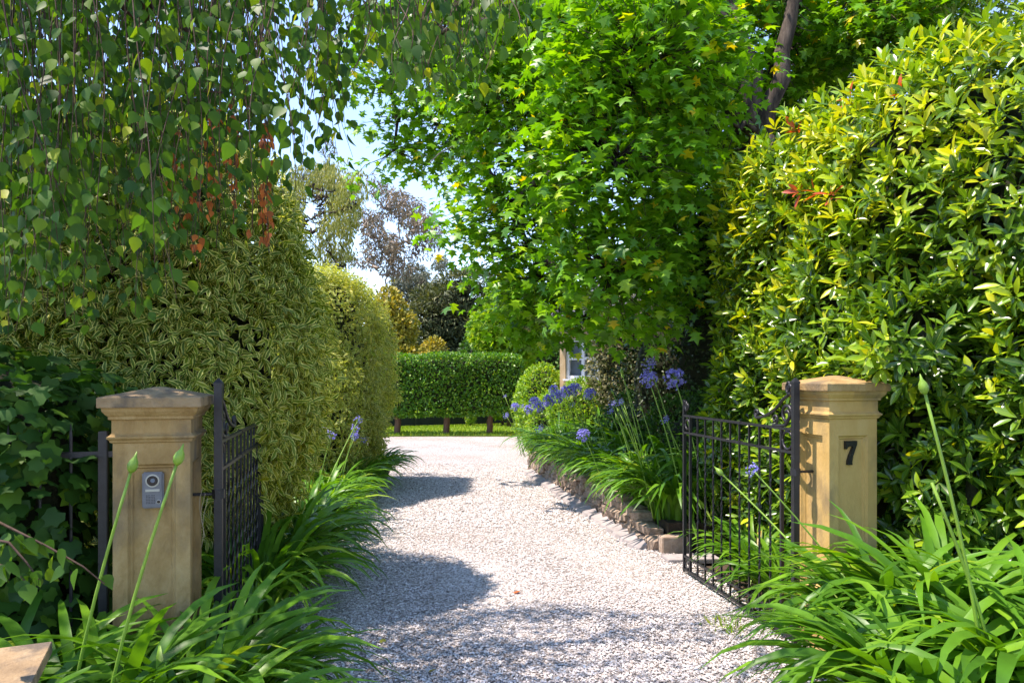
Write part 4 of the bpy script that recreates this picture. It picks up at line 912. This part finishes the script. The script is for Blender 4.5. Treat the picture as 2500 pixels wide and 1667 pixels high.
tall_tree('gum_tree', 'tall gum tree with pale limbs and bronze-grey leaf clumps', (U(875, 800, 45)[0], 45, 0), 5.6, scatter_clumps(895, 530, 84, 100, 34, (18, 34), 45)+clumpset([(980, 500, 22, 16), (990, 530, 16, 12), (860, 445, 22, 16), (930, 455, 24, 16)], 45), 7500, SLIM, (.18, .36), M['euca'], M['bark_gum'], 601, r0=.24, hang=.7, t_in=1.2)
tall_tree('gum_tree', 'dark grey-green gum tree low behind the pale-limbed gum', (U(955, 800, 55)[0], 55, 0), 4, scatter_clumps(955, 655, 66, 40, 22, (16, 28), 55)+clumpset([(1010, 612, 14, 12), (1022, 600, 10, 9)], 55), 8000, SLIM, (.22, .4), M['euca2'], M['bark_gum'], 611, r0=.22, hang=.6, t_in=.6)
tall_tree('willow', 'pale yellow-green weeping tree above the second variegated hedge', (U(760, 800, 34)[0], 34, 0), 5, scatter_clumps(735, 540, 85, 130, 46, (14, 24), 34, 2.4)+scatter_clumps(810, 455, 20, 20, 4, (8, 14), 34, 1.5), 14000, SLIM, (.14, .30), M['willow'], M['bark'], 621, r0=.14, hang=1.6, t_in=.5)
tall_tree('slender_tree', 'wispy blue-green treetop between the birch strands and the sky', (U(745, 800, 48)[0], 48, 0), 9, clumpset([(748, 380, 14, 44), (715, 415, 12, 32), (690, 430, 12, 30), (668, 470, 20, 40)], 48, .3), 1700, SLIM, (.25, .4), M['euca2'], M['bark'], 631, r0=.14, hang=-.6)
shrub('feathery_conifer', 'light yellow-green feathery conifer peeking over the glossy hedge top right', 'tree', [sd_ell((6.1, 9.6, 6.6), (1.7, 1.1, 1.4)), sd_ell((5.3, 9.2, 6.9), (.8, .7, .5))], 7000, SLIM, (.10, .2), M['conif'], (6.1, 9.6, 0), 641, trunk=[(0, 0, 6.2, .12)], docore=False, t_in=.7)

# ------------------------------------------------------------------ house
t = thing('house', 'sandstone house corner with a white window behind the bushes', 'house', (1.15, 17.0, 0), R(-22))
MB().box((.065, 0, 1.5), (.065, .15, 1.5)).build('wall', M['house'], t)
MB().box((2.74, 0, 1.5), (1.81, .15, 1.5)).build('wall', M['house'], t)
MB().box((.53, 0, .79), (.398, .15, .79)).build('wall', M['house'], t)
MB().box((.53, 0, 2.76), (.398, .15, .24)).build('wall', M['house'], t)
MB().box((2.25, 2.4, 1.5), (2.25, 2.22, 1.48)).build('rear_wall', M['house'], t)
w = MB()
for x in (.17, .53, .89): w.box((x, -.04, 2.05), (.035, .05, .46))
for z in (1.63, 2.05, 2.47): w.box((.53, -.036, z), (.33, .045, .033))
wf = w.build('window', M['white'], t); MB().box((.53, .02, 2.05), (.39, .01, .46)).build('pane', M['glass'], wf)
MB().box((.53, -.12, 1.565), (.44, .09, .022)).build('window_sill', M['white'], t)
MB().add([(-.3, -.5, 3.0), (4.9, -.5, 3.0), (4.9, 5, 3.0), (-.3, 5, 3.0), (1.2, 2.3, 4.6), (3.4, 2.3, 4.6)], [(0, 1, 5, 4), (1, 2, 5), (2, 3, 4, 5), (3, 0, 4), (3, 2, 1, 0)]).build('roof', M['roof'], t)

# ------------------------------------------------------------------ small things on the drive
for (px, py, lab, ti, s) in [(1180, 1364, 'orange fallen leaf lying alone mid drive', .0, .055), (760, 1310*1.0+170, 'small yellow-green fallen leaf by the left agapanthus', 1.0, .045), (985, 1545, 'yellow fallen leaf near the bottom of the gravel', .75, .04), (880, 1478, 'green fallen leaf in the shaded gravel', 1.0, .04)]:
    y = CAM_Z*FPX/(py*1.063-PY0); x = (px*1.063-PX0)*y/FPX
    o = link('fallen_leaf', single_leaf(VINE, M['dry']).copy()); o.location = (x, y, .014); o.scale = (s, s, s); o.rotation_euler = (.25, -.15, px); o['tint'] = ti
    props(o, lab, 'leaf', 'fallen leaves on the gravel')
y = CAM_Z*FPX/(1440*1.063-PY0); x = (1668*1.063-PX0)*y/FPX; g = np.random.default_rng(700); n = 60
P = np.stack([x+g.normal(size=n)*.06, y+g.normal(size=n)*.10, np.full(n, .005)], -1)
o = link('weed_tuft', leaves_mesh('weed_tuft', SLIM, P, norm(UP*.7+rand_dir(n, g)*.7), rand_dir(n, g), .03+.05*g.random(n), g.random(n), M['grass'])); props(o, 'little tuft of weeds in the gravel beside the open gate', 'weed')
